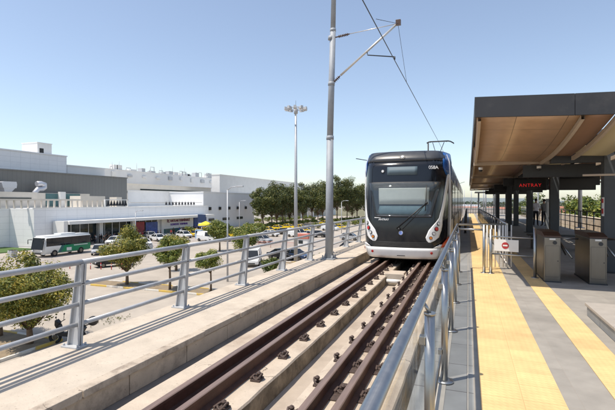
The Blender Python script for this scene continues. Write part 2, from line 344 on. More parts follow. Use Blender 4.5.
# ------------------------------------------------------------------ viaduct deck, walkway, track slab
Y0, Y1 = -12, 75
b = MB()
b.box(-4.58, -3.29, Y0, Y1, -.75, -.2); struct('walkway', b, concrete, 'concrete walkway beside the tram track')
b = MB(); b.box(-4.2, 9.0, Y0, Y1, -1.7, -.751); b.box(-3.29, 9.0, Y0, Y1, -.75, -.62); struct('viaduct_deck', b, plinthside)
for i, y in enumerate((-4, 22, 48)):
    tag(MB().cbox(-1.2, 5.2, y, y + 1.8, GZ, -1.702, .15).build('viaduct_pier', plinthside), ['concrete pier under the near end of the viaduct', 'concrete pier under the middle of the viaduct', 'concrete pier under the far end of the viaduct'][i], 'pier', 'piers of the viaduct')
struct('gutter', MB().box(-3.27, -2.985, Y0, Y1, -.619, -.49), gutter)
# kerb wall of cast blocks with cap
kw = thing('kerb_wall', 'low concrete kerb wall of jointed blocks beside the left rail', 'wall', (0, 0, 0))
fb, cb = MB(), MB(); y = Y0 + .14
while y < 60:
    d = random.uniform(-.004, .004)
    fb.cbox(-3.288, -3.262 + d, y + .006, y + .954, -.489, -.280, .006)
    y += .96
y = Y0 + .5
while y < 60:
    w = .96 * random.choice((1, 2, 2))
    d = random.uniform(-.006, .01)
    cb.cbox(-3.36, -3.238 + d, y + .007, y + w - .007, -.27, -.193 + random.uniform(-.003, .002), .012); y += w
fb.build('face_block', concrete_face, kw); cb.build('cap_stone', concrete_cap, kw)
# plinths with slightly ragged edges
def plinth(x0, x1, ztop, zbot, name, mats, y0=Y0, y1=60, ragged=.006):
    b = MB(); rnd = random.Random(name); n = 240; L = []
    for i in range(n + 1):
        y = y0 + (y1 - y0) * i / n
        a = x0 + rnd.uniform(-ragged, ragged); c = x1 + rnd.uniform(-ragged, ragged)
        L.append([(x0, y, zbot), (a, y, ztop - .02), (a + .012, y, ztop), (c - .012, y, ztop), (c, y, ztop - .02), (x1, y, zbot)])
    vs = [p for r in L for p in r]
    for k in range(5):
        fs = [(i * 6 + k, i * 6 + k + 1, (i + 1) * 6 + k + 1, (i + 1) * 6 + k) for i in range(n)]
        b.f += fs; b.m += [0 if k in (1, 2, 3) else 1] * n; b.sm += [False] * n
    b.v = vs
    o = b.build(name, mats); o['kind'] = 'structure'; return o
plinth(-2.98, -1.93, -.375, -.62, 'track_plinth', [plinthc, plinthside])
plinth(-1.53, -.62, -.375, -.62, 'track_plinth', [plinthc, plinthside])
struct('drain_floor', MB().box(-1.929, -1.531, Y0, Y1, -.619, -.60), slabc)
# cross block where the trough ends near the train
cbk = thing('drain_box', 'pale concrete drain box bridging the trough just in front of the tram', 'drain box', (-1.73, 11.3, -.6))
MB().cbox(-.19, .19, -.35, .35, .001, .26, .02).build('block', plinthc, cbk)
MB().cbox(-.24, .24, -.42, -.36, .0, .29, .01).build('end_plate', concrete, cbk)
b = MB(); b.tube([(-.18, -.5, .12), (.18, -.5, .12)], .05); b.build('pipe', white_flat, cbk)

# rails
prof = [(-.065, -.155), (.065, -.155), (.065, -.140), (.012, -.125), (.010, -.045), (.034, -.032), (.036, -.006), (.028, 0), (-.028, 0), (-.036, -.006), (-.034, -.032), (-.010, -.045), (-.012, -.125), (-.065, -.140)]
def make_clip():
    b = MB()
    b.cbox(-.06, .055, -.07, .07, 0, .022, .004, 0)                 # plate
    b.tube([(.02, .0, .02), (.02, 0, .10)], .014, 8)
    b.tube([(.02, 0, .07), (.02, 0, .09)], .028, 6)
    # omega spring
    pts = []
    for i in range(15):
        t = i / 14 * math.pi * 1.5 - math.pi * .75
        pts.append((.005 + .05 * math.cos(t), .055 * math.sin(t), .048 + .026 * math.cos(t * 2)))
    b.tube(pts, .013, 6)
    b.cbox(-.07, -.045, -.06, .06, .02, .045, .004)
    return b
clip_mesh = make_clip().build('rail_clip', clipm); cm = clip_mesh.data; bpy.data.objects.remove(clip_mesh)
def rail(x, label, clips):
    t = thing('rail', label, 'rail', (x, 0, -.22), group='rails of the tram track')
    b = MB(); b.prism(prof, lambda p, q, y: (p, y, q), Y0, 60)
    o = b.build('rail_bar', [rust, railtop], t)
    for p in o.data.polygons:
        if p.normal.z > .55 and p.center.z > -.02: p.material_index = 1
    for side in clips:
        y = .55 + (.12 if side < 0 else 0)
        while y < 14:
            c = bpy.data.objects.new('rail_clip', cm); C.objects.link(c); c.parent = t
            c.location = (side * (.165 if x < -2 else .135), y + random.uniform(-.012, .012), -.155); c.scale = (.92,) * 3; c.rotation_euler = (0, 0, (0 if side > 0 else math.pi) + random.uniform(-.12, .12)); y += .7
    return t
rail(-2.50, 'outermost left rail, running along the edge of the beige plinth', [])
rail(-2.24, 'second rail from the left, with a row of clips on its right', [1])
rail(-1.29, 'third rail from the left, inner rail of the right hand pair', [-1, 1])
rail(-1.03, 'rail of the right hand pair nearest the platform', [1])
struct('rail_bed_plate', MB().box(-2.434, -2.306, Y0, 60, -.374, -.366), rust)
b = MB(); y = .3
while y < 16:
    b.cbox(-1.224, -1.096, y + .06, y + .46, -.376, -.36, .004); b.cbox(-.965, -.83, y + .1, y + .4, -.376, -.362, .004); y += .7
struct('rail_bed_plate', b, clipm)

# ------------------------------------------------------------------ walkway railing
rl = thing('walkway_railing', 'grey steel railing of four tubes along the left edge of the walkway', 'railing', (-4.33, 0, -.2))
posts_y = [3.77 + 2.0 * (i) for i in range(-5, 24)]
def post_mesh(b):
    # tapered I-shaped bracket post, leaning slightly towards the track
    lean = .11
    def q(x, z): return x + lean * z / 1.0
    for (y0_, y1_) in ((-.03, .03),):
        b.prism([(-.085, .02), (.085, .02), (q(.045, .98), .98), (q(-.045, .98), .98)], lambda p, r, t: (p, t, r), -.006, .006)
        b.prism([(-.085, .02), (-.073, .02), (q(-.033, .98), .98), (q(-.045, .98), .98)], lambda p, r, t: (p, t, r), -.035, .035)
        b.prism([(.073, .02), (.085, .02), (q(.045, .98), .98), (q(.033, .98), .98)], lambda p, r, t: (p, t, r), -.035, .035)
    return b
pm = post_mesh(MB()).build('post', galv_post); pmd = pm.data; bpy.data.objects.remove(pm)
bp = MB().cbox(-.13, .13, -.08, .08, 0, .02, .004)
for sx in (-.105, .105):
    for sy in (-.055, .055): bp.tube([(sx, sy, .02), (sx, sy, .045)], .012, 6)
bpo = bp.build('base_plate', galv_post); bpd = bpo.data; bpy.data.objects.remove(bpo)
for y in posts_y:
    p = bpy.data.objects.new('post', pmd); C.objects.link(p); p.parent = rl; p.location = (0, y, 0)
    p.rotation_euler = (0, 0, R(random.uniform(-1, 1)))
    q = bpy.data.objects.new('base_plate', bpd); C.objects.link(q); q.parent = p
for z, r in ((1.0, .032), (.75, .027), (.51, .027), (.27, .027)):
    b = MB(); x = .11 * z + .03 if z < .9 else .11
    for i in range(len(posts_y) - 1):
        e = random.uniform(-.003, .003)
        b.tube([(x, posts_y[i] + (.004 if z > .9 else -.02), z + e), (x, posts_y[i + 1] + (.0 if z > .9 else .02), z - e)], r, 14)
    b.build('rail_tube', galv, rl)

# ------------------------------------------------------------------ catenary mast
cm_ = thing('catenary_mast', 'tall grey steel catenary mast on the walkway between railing and track', 'mast', (-3.87, 12.2, -.2))
b = MB(); b.tube([(0, 0, .02), (.03, 0, 3.6)], [.118, .104], 24); b.tube([(.03, 0, 3.55), (.03, 0, 3.66)], .112, 24)
b.tube([(.03, 0, 3.6), (.12, 0, 6.8)], [.094, .084], 24); b.tube([(.12, 0, 6.75), (.20, 0, 10.5)], [.074, .062], 24); b.tube([(.12, 0, 6.73), (.12, 0, 6.82)], .088, 24)
b.build('pole', mast_m, cm_)
b = MB().cbox(-.2, .2, -.2, .2, 0, .035, .006)
for a in range(4):
    t = a * math.pi / 2 + math.pi / 4; b.tube([(.21 * math.cos(t), .21 * math.sin(t), 0), (.21 * math.cos(t), .21 * math.sin(t), .13)], .02, 8)
    g = MB()
    b.add([(.11 * math.cos(t) - .006 * math.sin(t), .11 * math.sin(t) + .006 * math.cos(t), .03), (.19 * math.cos(t), .19 * math.sin(t), .03), (.11 * math.cos(t), .11 * math.sin(t), .25), (.11 * math.cos(t) + .006 * math.sin(t), .11 * math.sin(t) - .006 * math.cos(t), .03)], [(0, 1, 2), (3, 2, 1)])
b.build('base_plate', mast_m, cm_)
def mz(z): return z + .2
arm = MB(); arm.tube([(.35, 0, mz(5.22)), (2.03, 0, mz(6.52))], .032, 10); arm.build('cantilever_arm', alu, cm_)
b = MB(); b.tube([(.09, 0, mz(5.0)), (.34, 0, mz(5.21))], .022, 8)
for k in range(5):
    u = k / 5; b.tube([(.13 + .2 * u, 0, mz(5.03 + .17 * u)), (.145 + .2 * u, 0, mz(5.043 + .17 * u))], .05, 10)
b.build('arm_insulator', insul, cm_)
b = MB(); b.tube([(.12, 0, mz(6.35)), (.62, 0, mz(6.4))], .02, 8)
for k in range(6): b.tube([(.3 + .05 * k, 0, mz(6.367 + .005 * k)), (.32 + .05 * k, 0, mz(6.369 + .005 * k))], .042, 10)
b.build('stay_insulator', insul, cm_)
MB().tube([(.6, 0, mz(6.4)), (2.03, 0, mz(6.5))], .012, 6).build('stay', alu, cm_)
b = MB(); b.tube([(1.14, 0, mz(5.83)), (1.16, 0, mz(5.72)), (1.93, 0, mz(5.58))], .016, 8); b.tube([(1.93, 0, mz(5.59)), (1.93, 0, mz(5.5))], .02, 6); b.build('registration_arm', steel_dark, cm_)
for z in (5.0, 6.35): MB().tube([(.07, 0, mz(z - .05)), (.075, 0, mz(z + .05))], .1, 20).build('pole_collar', mast_m, cm_)
b = MB(); b.cbox(1.96, 2.1, -.05, .05, mz(6.45), mz(6.6), .01); b.build('head_clamp', insul, cm_)
ow = thing('overhead_wire', 'black overhead contact wire running above the tram track', 'wire', (0, 0, 0))
MB().tube([(-2.05, -12, 5.5), (-2.0, 0, 5.5), (-1.95, 12.2, 5.5), (-1.82, 28.8, 5.46), (-1.85, 52, 5.5), (-1.8, 90, 5.5)], .011, 6).build('contact_wire', wirem, ow)
MB().tube([(-1.9, 9.4, 5.52), (-1.85, 12.2, 6.5), (-1.93, 14.6, 5.52)], .006, 5).build('hanger_wire', wirem, ow)
m2 = thing('catenary_mast', 'pale grey catenary mast behind the platform railing right of the dark display', 'mast', (6.85, 32.5, -.2), group=None)
MB().tube([(0, 0, 0), (0, 0, 8.5)], [.13, .09], 16).build('pole', galv_post, m2)
MB().cbox(-.25, .25, -.25, .25, 0, .04, .01).build('base_plate', mast_m, m2)

# ------------------------------------------------------------------ platform
PY0 = -12; PX = -.41
def sheet(name, x0, x1, y0, y1, z, mat, kind='structure'):
    o = MB().box(x0, x1, y0, y1, z - .003, z).build(name, mat); o['kind'] = kind; return o
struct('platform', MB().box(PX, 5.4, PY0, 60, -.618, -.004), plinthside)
sheet('platform_edge', PX, .045, PY0, 60, 0, platm_edge)
sheet('drain_strip', -.235, -.165, PY0, 10.2, .004, drainm)
sheet('edge_joint', -.002, .008, PY0, 60, .004, drainm)
def strip(x0, x1, mat, name, y0=PY0, y1=60):
    o = MB().box(0, x1 - x0, 0, y1 - y0, -.004, 0).build(name, mat); o.location = (x0, y0, 0.001); o['kind'] = 'structure'; return o
sheet('platform_paving', .045, 5.4, PY0, 60, .0, platm)
strip(.094, .684, tact, 'tactile_strip').location.z = .006
strip(1.045, 1.345, tact, 'tactile_strip').location.z = .006
# raised slab on the right
rs = thing('raised_plinth', 'low raised slab with pale coping on the right side of the platform', 'step', (1.46, -12, 0))
MB().cbox(0.015, 3.5, 0, 18.6, .004, .125, .004).build('slab_body', platm_edge, rs)
b = MB(); y = 18.65
while y > 0: b.cbox(0, 3.5, y - 1.19, y, .126, .165, .008); y -= 1.2
b.build('coping', M('pale coping stone', (.36, .32, .27), .8, var=.1, dirt=.3, dcol=(.2, .18, .15)), rs)

# platform guard rail with glass
gr = thing('guard_rail', 'polished steel and glass guard rail running along the platform edge', 'railing', (-.2, 0, 0))
GE = 10.2
b = MB(); b.tube([(-.02, -12, 1.0), (-.02, GE - .03, 1.0), (.02, GE, 1.0), (.98, GE + .35, 1.0)], .0225, 24); b.build('handrail', inox, gr)
def gpost():
    b = MB()
    b.tube([(.02, 0, .008), (.02, 0, .93)], .026, 20); b.tube([(.02, 0, .93), (.02, 0, .942)], .029, 20)
    b.tube([(.02, 0, .94), (-.008, 0, .985)], .009, 8)
    b.tube([(.02, 0, .006), (.02, 0, .016), (.02, 0, .022)], [.075, .072, .04], 28)
    for z in (.25, .8): b.cbox(-.03, .0, -.022, .022, z - .022, z + .022, .004)
    return b
gp = gpost().build('post', inox); gd = gp.data; bpy.data.objects.remove(gp)
gy = [2.25 + 1.5 * i for i in range(-8, 6)]
for y in gy:
    p = bpy.data.objects.new('post', gd); C.objects.link(p); p.parent = gr; p.location = (0, y, 0)
for a, c in zip(gy[:-1], gy[1:]):
    MB().box(-.036, -.028, a + .04, c - .04, .09, .90).build('glass_panel', rail_glass, gr)
MB().tube([(-.03, -12, .075), (-.03, 9.8, .075)], .012, 8).build('lower_rail', inox, gr)
# second rail and posts where the guard rail turns across the strip
b = MB(); b.tube([(.02, GE - .05, .9), (.5, GE - .2, .9)], .02, 14); b.build('lower_rail', inox, gr)

# fence between the boarding edge and the paid area
ff = thing('baluster_fence', 'white baluster fence with smoked glass panels beyond the gate', 'fence', (.82, 10.6, 0))
b = MB(); b.tube([(0, 0, 1.0), (0, 31, 1.0)], .025, 14); b.build('top_rail', inox, ff)
for i in range(7):
    MB().tube([(-.42 + i * .085, -.28 + i * .045, .05), (-.42 + i * .085, -.28 + i * .045, .985)], .013, 10).build('baluster', white_paint, ff)
for i in range(3):
    MB().tube([(0, .3 + i * .9, 0), (0, .3 + i * .9, .985)], .018, 10).build('baluster', white_paint, ff)
for i in range(18):
    y = 3.0 + i * 1.55
    MB().tube([(0, y, 0), (0, y, .985)], .022, 10).build('baluster', inox, ff)
    if i < 17: MB().box(-.006, .006, y + .04, y + 1.5, .1, .93).build('glass_panel', smoke_glass, ff)
MB().tube([(0, 0, .12), (0, 3, .12)], .014, 8).build('bottom_rail', white_paint, ff)

# gate with no-entry sign
gt = thing('swing_gate', 'chrome swing gate carrying a white panel with a red no entry sign', 'gate', (.32, 9.8, 0))
def gatepost(x, y, h, par):
    b = MB(); b.tube([(x, y, 0), (x, y, h)], .03, 18); b.tube([(x, y, 0), (x, y, .015)], .07, 20); b.build('post', inox, par)
gatepost(0, 0, 1.02, gt); gatepost(.13, -.03, .93, gt); gatepost(.92, -.3, .98, gt)
b = MB()
for z in (.42, .78): b.tube([(.13, -.03, z), (.92, -.3, z)], .017, 10)
b.build('gate_bar', inox, gt)
ang = math.atan2(-.27, .79)
sp = MB().cbox(0, .47, -.006, .006, 0, .24, .004).build('sign_panel', white_paint, gt); sp.location = (.19, -.085, .49); sp.rotation_euler = (0, 0, ang)
b = MB(); b.tube([(.22, -.007, .12), (.22, -.011, .12)], .068, 28); b.build('red_disc', red_m, sp)
MB().box(.175, .265, -.0145, -.0115, .105, .135).build('white_bar', white_paint, sp)

# turnstiles
def turnstile(x, label):
    t = thing('turnstile', label, 'turnstile', (x, 9.12, 0), group='ticket turnstiles at the platform entrance')
    MB().cbox(-.135, .135, 0, 1.15, 0, .84, .012).build('cabinet', inox_br, t)
    b = MB(); b.prism([(-.02, .842), (1.16, .842), (1.16, .93), (.25, .93), (-.02, .87)], lambda p, q, s: (s, p, q), -.14, .14)
    b.build('top_cover', M('brown cover', (.05, .022, .015), .4), t)
    b = MB(); b.tube([(.04, -.0005, .74), (.04, -.012, .74)], .035, 20); b.build('card_reader', steel_dark, t)
    b = MB(); b.cbox(-.05, .05, -.006, .003, .79, .82, .002); b.build('status_light', white_paint, t)
    MB().box(-.115, .115, -.0025, -.0005, .10, .104).box(-.115, -.111, -.0025, -.0005, .104, .68).box(.111, .115, -.0025, -.0005, .104, .68).box(-.115, .115, -.0025, -.0005, .68, .684).build('door_seam', steel_dark, t)
    b = MB(); b.tube([(.09, -.0005, .4), (.09, -.008, .4)], .01, 12); b.build('lock', steel_dark, t)
    MB().box(-.145, .145, -.02, 1.17, 0, .02).build('foot_plate', steel_dark, t)
    b = MB(); b.tube([(.135, .6, .78), (.19, .6, .78)], .05, 14)
    for k in range(3):
        a = R(90 + 120 * k); b.tube([(.18, .6, .78), (.18 + (.36 if k == 0 else .2), .6 + (0 if k == 0 else .35 * math.cos(a)), .78 + (0 if k == 0 else -.35))], .016, 10)
    b.build('tripod_arm', inox, t)
    return t
turnstile(1.48, 'stainless turnstile next to the no entry gate, left of the two')
turnstile(2.21, 'stainless turnstile beside the big dark column, right of the two')
b = thing('barrier_rail', 'thin steel rail from the right turnstile to the dark column', 'railing', (2.35, 9.6, 0))
MB().tube([(0, 0, .8), (2.4, 0, .8)], .018, 10).build('bar', inox_br, b)
MB().tube([(2.4, 0, 0), (2.4, 0, .82)], .025, 10).build('post', inox_br, b)

# ------------------------------------------------------------------ canopy
cp = thing('platform_canopy', 'platform canopy with slate grey fascia and curved copper brown ceiling', 'canopy', (0, 0, 0))
FY = 7.7; XL, XR = .10, 6.2
def zf(x): return 2.93 - .045 * min(x, 2.85) + .045 * max(0, x - 2.85)
b = MB()
xs = [XL, 1.55, 3.0, 4.6, XR]
for i in range(4):
    a, c = xs[i] + (.004 if i else 0), xs[i + 1] - .004
    for (yy0, yy1) in ((FY, FY + .05),):
        b.add([(a, yy0, zf(a) - .01), (c, yy0, zf(c) - .01), (c, yy0, zf(c) + .325), (a, yy0, zf(a) + .325), (a, yy1, zf(a) - .01), (c, yy1, zf(c) - .01), (c, yy1, zf(c) + .325), (a, yy1, zf(a) + .325)],
              [(0, 1, 2, 3), (7, 6, 5, 4), (0, 4, 5, 1), (3, 2, 6, 7), (0, 3, 7, 4), (1, 5, 6, 2)])
b.build('front_fascia', fascia_m, cp)
MB().box(XL, XL + .03, FY + .051, 42, 2.915, 3.245).box(XR - .03, XR, FY + .051, 42, 2.915, 3.22).build('side_fascia', steel_dark2, cp)
MB().box(XL + .031, 2.10, FY + .052, 42, 3.03, 3.09).build('roof_deck', steel_dark2, cp)
MB().box(2.74, XR - .031, FY + .052, 42, 3.03, 3.09).build('roof_deck', steel_dark2, cp)
bays = [(FY + .06, 11.9)] + [(11.98 + 6.4 * k, 18.3 + 6.4 * k) for k in range(4)]
def prof_z(u): return -.37 + .37 * (1 - u) ** 2.3
def ceil_strip(x0, x1, mat, name, dz=0):
    for (ya, yb) in bays:
        b = MB(); n = 16; vs = []
        for i in range(n + 1):
            u = i / n; y = ya + (yb - ya) * u
            for x in (x0, x1): vs.append((x, y, zf(x) + prof_z(u) + dz))
        b.add(vs, [(2 * i, 2 * i + 1, 2 * i + 3, 2 * i + 2) for i in range(n)], 0, True)
        o = b.build(name, mat, cp); sm = o.modifiers.new('thick', 'SOLIDIFY'); sm.thickness = .012; sm.offset = 1
ceil_strip(XL + .035, 1.64, ceil_m, 'ceiling_panel')
ceil_strip(1.70, 2.10, ceil_shaded, 'ceiling_panel', .02)
ceil_strip(2.16, 2.75, cream_m, 'ceiling_panel', .03)
ceil_strip(2.95, XR - .035, ceil_shaded, 'ceiling_panel', .02)
for x in (XL + .075, 1.67, 2.13, 2.85):
    for (ya, yb) in bays:
        b = MB(); n = 16; w = .025; vs = []
        for i in range(n + 1):
            u = i / n; y = ya + (yb - ya) * u; z = zf(x) + prof_z(u)
            vs += [(x - w, y, z - .07), (x + w, y, z - .07), (x + w, y, z + .01), (x - w, y, z + .01)]
        for i in range(n):
            for k in range(4): b.f.append((4 * i + k, 4 * i + (k + 1) % 4, 4 * i + 4 + (k + 1) % 4, 4 * i + 4 + k)); b.m.append(0); b.sm.append(False)
        b.v = vs; b.build('rib', rib_m, cp)
for k, (ya, yb) in enumerate(bays):
    MB().box(XL + .032, XR - .032, yb + .005, yb + .075, 2.44, 2.52).build('purlin', rib_m, cp)
    MB().box(1.3, 4.5, yb + .08, yb + .24, 2.12, 2.42).build('cross_beam', steel_dark, cp)
    MB().box(1.72, 4.2, yb - 1.1, yb - .9, 2.36, 2.56).build('cross_beam', steel_dark, cp)
for k in range(5):
    y = 10.9 + 6.4 * k
    MB().cbox(2.85 - .14, 2.85 + .14, y - .13, y + .13, 0, 3.028, .012).build('column', steel_dark2, cp)
    MB().cbox(2.85 - .22, 2.85 + .22, y - .22, y + .22, 0, .02, .004).build('column_base', steel_dark, cp)
    b = MB(); b.prism([(0, 0), (.8, .14), (.8, .18), (0, .18)], lambda p, q, t: (2.71 - p, t, 2.36 + q * .6), y - .03, y + .03); b.build('bracket', steel_dark, cp)
MB().tube([(2.0, 9.3, 2.0), (6, 9.3, 2.0)], .02, 8).build('tie_rod', rib_m, cp)
# extra slim posts of the glazed lobby
for (x, y) in ((1.95, 33), (2.0, 24.5)):
    tag(MB().cbox(x - .12, x + .12, y - .12, y + .12, 0, 2.6, .01).build('lobby_column', steel_dark2), 'slim dark column %s under the far canopy' % ('farthest' if y > 30 else 'left of the red lettered display'), 'column')
nb = thing('notice_board', 'narrow red and white notice on the side of the near dark column', 'notice', (2.705, 10.8, 1.2))
MB().box(-.012, 0, -.07, .07, 0, .4).build('board', white_paint, nb); MB().box(-.016, -.0125, -.06, .06, .05, .16).box(-.016, -.0125, -.06, .06, .28, .37).build('red_band', red_m, nb)

# displays
def display(x, y, w, label, text):
    t = thing('display', label, 'display', (x, y, 1.94))
    MB().cbox(-w / 2, w / 2, 0, .12, 0, .44, .01).build('housing', black_m, t)
    MB().box(-w / 2 + .03, w / 2 - .03, -.004, -.001, .03, .41).build('screen', M('dark screen', (.008, .006, .006), .35), t)
    if text: text_obj('lettering', text, .175, red_led, t, (0, -.008, .19), (math.pi / 2, 0, 0), .002, 1.15)
    for sx in (-w / 3, w / 3): MB().tube([(sx, .06, .44), (sx, .06, .62)], .015, 8).build('hanger', steel_dark, t)
    return t
display(2.2, 18.2, 1.12, 'hanging black display with ANTRAY in red letters', 'ANTRAY')
display(3.72, 18.2, 1.22, 'hanging blank dark display right of the red lettered one', None)
for i, (x, y, z, lb) in enumerate(((.3, 11.8, 2.38, 'small white dome camera at the left edge of the canopy'), (1.62, 11.8, 2.38, 'small white dome camera under the canopy rib above the red display'))):
    t = thing('ceiling_camera', lb, 'camera', (x, y, z))
    MB().tube([(0, 0, 0), (0, 0, -.06)], .05, 14).build('mount', white_paint, t); MB().ball((0, 0, -.07), .045, 12).build('dome', black_m, t)
ib = thing('information_stand', 'grey free standing information panel behind the second column', 'sign', (3.62, 22.3, 0))
MB().cbox(-.28, .28, -.03, .03, 0.02, 1.65, .01).build('panel', vend, ib); MB().box(-.22, .22, -.036, -.031, .8, 1.5).build('poster', white_paint, ib); MB().box(-.34, .34, -.15, .15, 0, .02).build('base', steel_dark, ib)
sb = thing('steel_bench', 'dark low bench behind the turnstiles', 'bench', (2.6, 15.5, 0))
MB().cbox(-.8, .8, -.22, .22, .42, .46, .01).build('seat', steel_dark, sb)
for sx in (-.65, .65): MB().box(sx - .03, sx + .03, -.18, .18, 0, .42).build('leg', steel_dark, sb)
# far side railing
fr = thing('platform_railing', 'pale steel railing along the far side of the platform', 'railing', (5.25, 0, 0))
for z in (1.05, .75, .45): MB().tube([(0, 8, z), (0, 50, z)], .022, 8).build('rail_tube', inox_br, fr)
for i in range(36): MB().tube([(0, 8 + 1.2 * i, 0), (0, 8 + 1.2 * i, 1.05)], .024, 8).build('post', inox_br, fr)
# parapet of the right side
tag(MB().box(8.6, 9.0, Y0, Y1, -.6, .35).build('parapet_wall', concrete_face), 'low concrete parapet beyond the second track on the right', 'wall')

# ------------------------------------------------------------------ tram
TX, TY = -1.79, 12.42
tr = thing('tram', 'modern tram with black front, white bumper and blue roof edge coming along the track', 'tram', (TX, TY, 0))
def vfun(u, z):
    a = abs(u)
    v = .14 * (a / 1.0) ** 2
    if a > .85: v += 1.5 * (a - .85) ** 2 / .45 + .9 * max(0, a - 1.05) ** 2 / .2
    if z > .7: v += .30 * ((z - .7) / 2.3) ** 1.3
    if z > 2.7: v += .8 * (z - 2.7) ** 2 / .3
    if z < .25: v += .10 * ((.25 - z) / .35) ** 2
    return v
def hw(z):       # half width
    if z < .3: return 1.20 + .08 * (z + .1) / .4
    if z > 2.6: return 1.30 - .05 * ((z - 2.6) / .4) ** 2
    return 1.28 + .02 * min(1, z - .3)
def P(u, z, off=0):
    w = hw(z) / 1.3
    def g(uu, zz): return Vector((uu * hw(zz) / 1.3, vfun(uu, zz), zz))
    p = g(u, z)
    if off:
        du = g(u + .01, z) - g(u - .01, z); dz = g(u, z + .01) - g(u, z - .01)
        n = du.cross(dz).normalized()
        if n.y > 0: n = -n
        p = p + n * off
    return p
def ruled(levels, nx, off, name, mat, par=tr, sub=1, thick=.0):
    """levels: [(z, ul, ur)] -> curved patch on the front skin"""
    b = MB(); L = []
    for i in range(len(levels) - 1):
        for k in range(sub):
            t = k / sub; L.append([levels[i][j] * (1 - t) + levels[i + 1][j] * t for j in range(3)])
    L.append(list(levels[-1])); vs = []
    for z, ul, ur in L:
        for j in range(nx + 1): vs.append(P(ul + (ur - ul) * j / nx, z, off))
    fs = [(i * (nx + 1) + j, i * (nx + 1) + j + 1, (i + 1) * (nx + 1) + j + 1, (i + 1) * (nx + 1) + j) for i in range(len(L) - 1) for j in range(nx)]
    b.add(vs, fs, 0, True); o = b.build(name, mat, par)
    for p in o.data.polygons: pass
    s = o.modifiers.new('thick', 'SOLIDIFY'); s.thickness = .012; s.offset = 0
    return o
zs = [-.10, .0, .15, .25, .5, .7, 1.0, 1.4, 1.8, 2.2, 2.5, 2.7, 2.78, 2.86, 2.93, 2.98, 3.0]
ruled([(z, -1.3, 1.3) for z in zs if z <= 2.701], 36, 0, 'front_mask', train_black)
ruled([(z, -1.3, 1.3) for z in zs if z >= 2.699], 36, 0, 'roof_fairing', train_roof)
# windscreen: interior behind glass
ruled([(1.06, -.76, .84), (1.3, -.81, .89), (2.08, -.97, 1.06)], 20, .012, 'windscreen_surround', steel_dark, sub=3)
ws = ruled([(1.10, -.72, .80), (1.3, -.77, .85), (2.04, -.92, 1.01)], 20, .020, 'cab_interior', cab_int, sub=3)
ruled([(1.43, -.64, .74), (1.60, -.65, .75), (1.86, -.66, .76), (1.90, -.66, .76)], 16, .034, 'sun_blind', blind_m, ws)
ruled([(1.12, -.62, .62), (1.22, -.66, .7), (1.38, -.62, .72)], 12, .034, 'dashboard', dash_m, ws)
ruled([(1.09, -.73, .81), (1.3, -.78, .86), (2.05, -.93, 1.02)], 20, .055, 'windscreen', cabglass, sub=3)
# destination display
ds = ruled([(2.28, -.43, .43), (2.52, -.43, .43)], 10, .012, 'destination_display', dest_m)
# round lamps
def lamp(u, z, r, mat, name='marker_lamp', off=.02, par=tr):
    p = P(u, z, off); q = P(u, z, off + .02); return MB().tube([p, q], r, 16).build(name, mat, par)
for (u, z, r, m_) in ((0, 2.80, .06, lens_c), (-.56, 2.40, .05, lens_c)):
    o = lamp(u, z, r * 1.25, black_m, 'lamp_housing', .0); lamp(u, z, r * .75, m_, 'lamp_lens', .015, o)
# white side strips with lamp pods
for sgn in (-1, 1):
    def S(z, a, c): return (z, min(sgn * a, sgn * c), max(sgn * a, sgn * c))
    st = ruled([S(.36, .76, .82), S(.41, .71, .92), S(.5, .68, 1.02), S(.7, .76, 1.08), S(.85, .88, 1.10), S(.95, .96, 1.10), S(1.05, 1.02, 1.10), S(1.5, 1.10, 1.165), S(2.0, 1.165, 1.225), S(2.25, 1.195, 1.25), S(2.33, 1.21, 1.24)], 8, .014, 'side_strip', train_white, sub=4)
    for (z, u, r, m_) in ((.88, 1.0, .058, lens_c), (.74, .95, .066, lens_r), (.61, .89, .052, lens_c), (.49, .82, .048, lens_o)):
        o = lamp(sgn * u, z, r, black_m, 'headlight', .022, st); lamp(sgn * u, z, r * .72, m_, 'lens', .036, o)
    ruled([S(2.30, 1.17, 1.30), S(2.5, 1.10, 1.30), S(2.7, 1.10, 1.3), S(2.96, 1.12, 1.3)], 4, .014, 'blue_stripe', train_blue)
# bumper: white band, turned up at the ends
b = ruled([(-.09, -1.02, 1.02), (0, -1.05, 1.05), (.12, -1.06, 1.06), (.20, -1.06, 1.06)], 30, .05, 'bumper', train_white)
for sgn in (-1, 1):
    def S(z, a, c): return (z, min(sgn * a, sgn * c), max(sgn * a, sgn * c))
    ruled([S(-.07, 1.07, 1.3), S(.1, 1.07, 1.3), S(.21, 1.07, 1.3)], 8, .035, 'corner_bumper', train_white)
    ruled([S(.205, .88, 1.06), S(.26, .96, 1.07), S(.3, 1.03, 1.075)], 5, .045, 'bumper_upturn', train_white)
    if sgn > 0: ruled([S(.215, 1.065, 1.3), S(.30, 1.08, 1.3), S(.48, 1.22, 1.3)], 8, .05, 'orange_flash', train_orange)
    for u, z in ((.86, .08), (1.16, .12)): lamp(sgn * u, z, .035, lens_r, 'reflector', .055)
for u in (-.52, .52): ruled([(-.085, u - .003, u + .003), (.195, u - .003, u + .003)], 1, .052, 'bumper_seam', steel_dark)
ruled([(-.02, -.12, .12), (.0, -.12, .12)], 4, .052, 'coupler_slot', steel_dark)
ruled([(2.695, -1.25, 1.25), (2.705, -1.25, 1.25)], 30, .004, 'fairing_seam', black_m)
# grille lines under the nose
for k in range(5): ruled([(.225 + .03 * k, -.9, .9), (.235 + .03 * k, -.9, .9)], 20, .015, 'grille_slat', steel_dark)
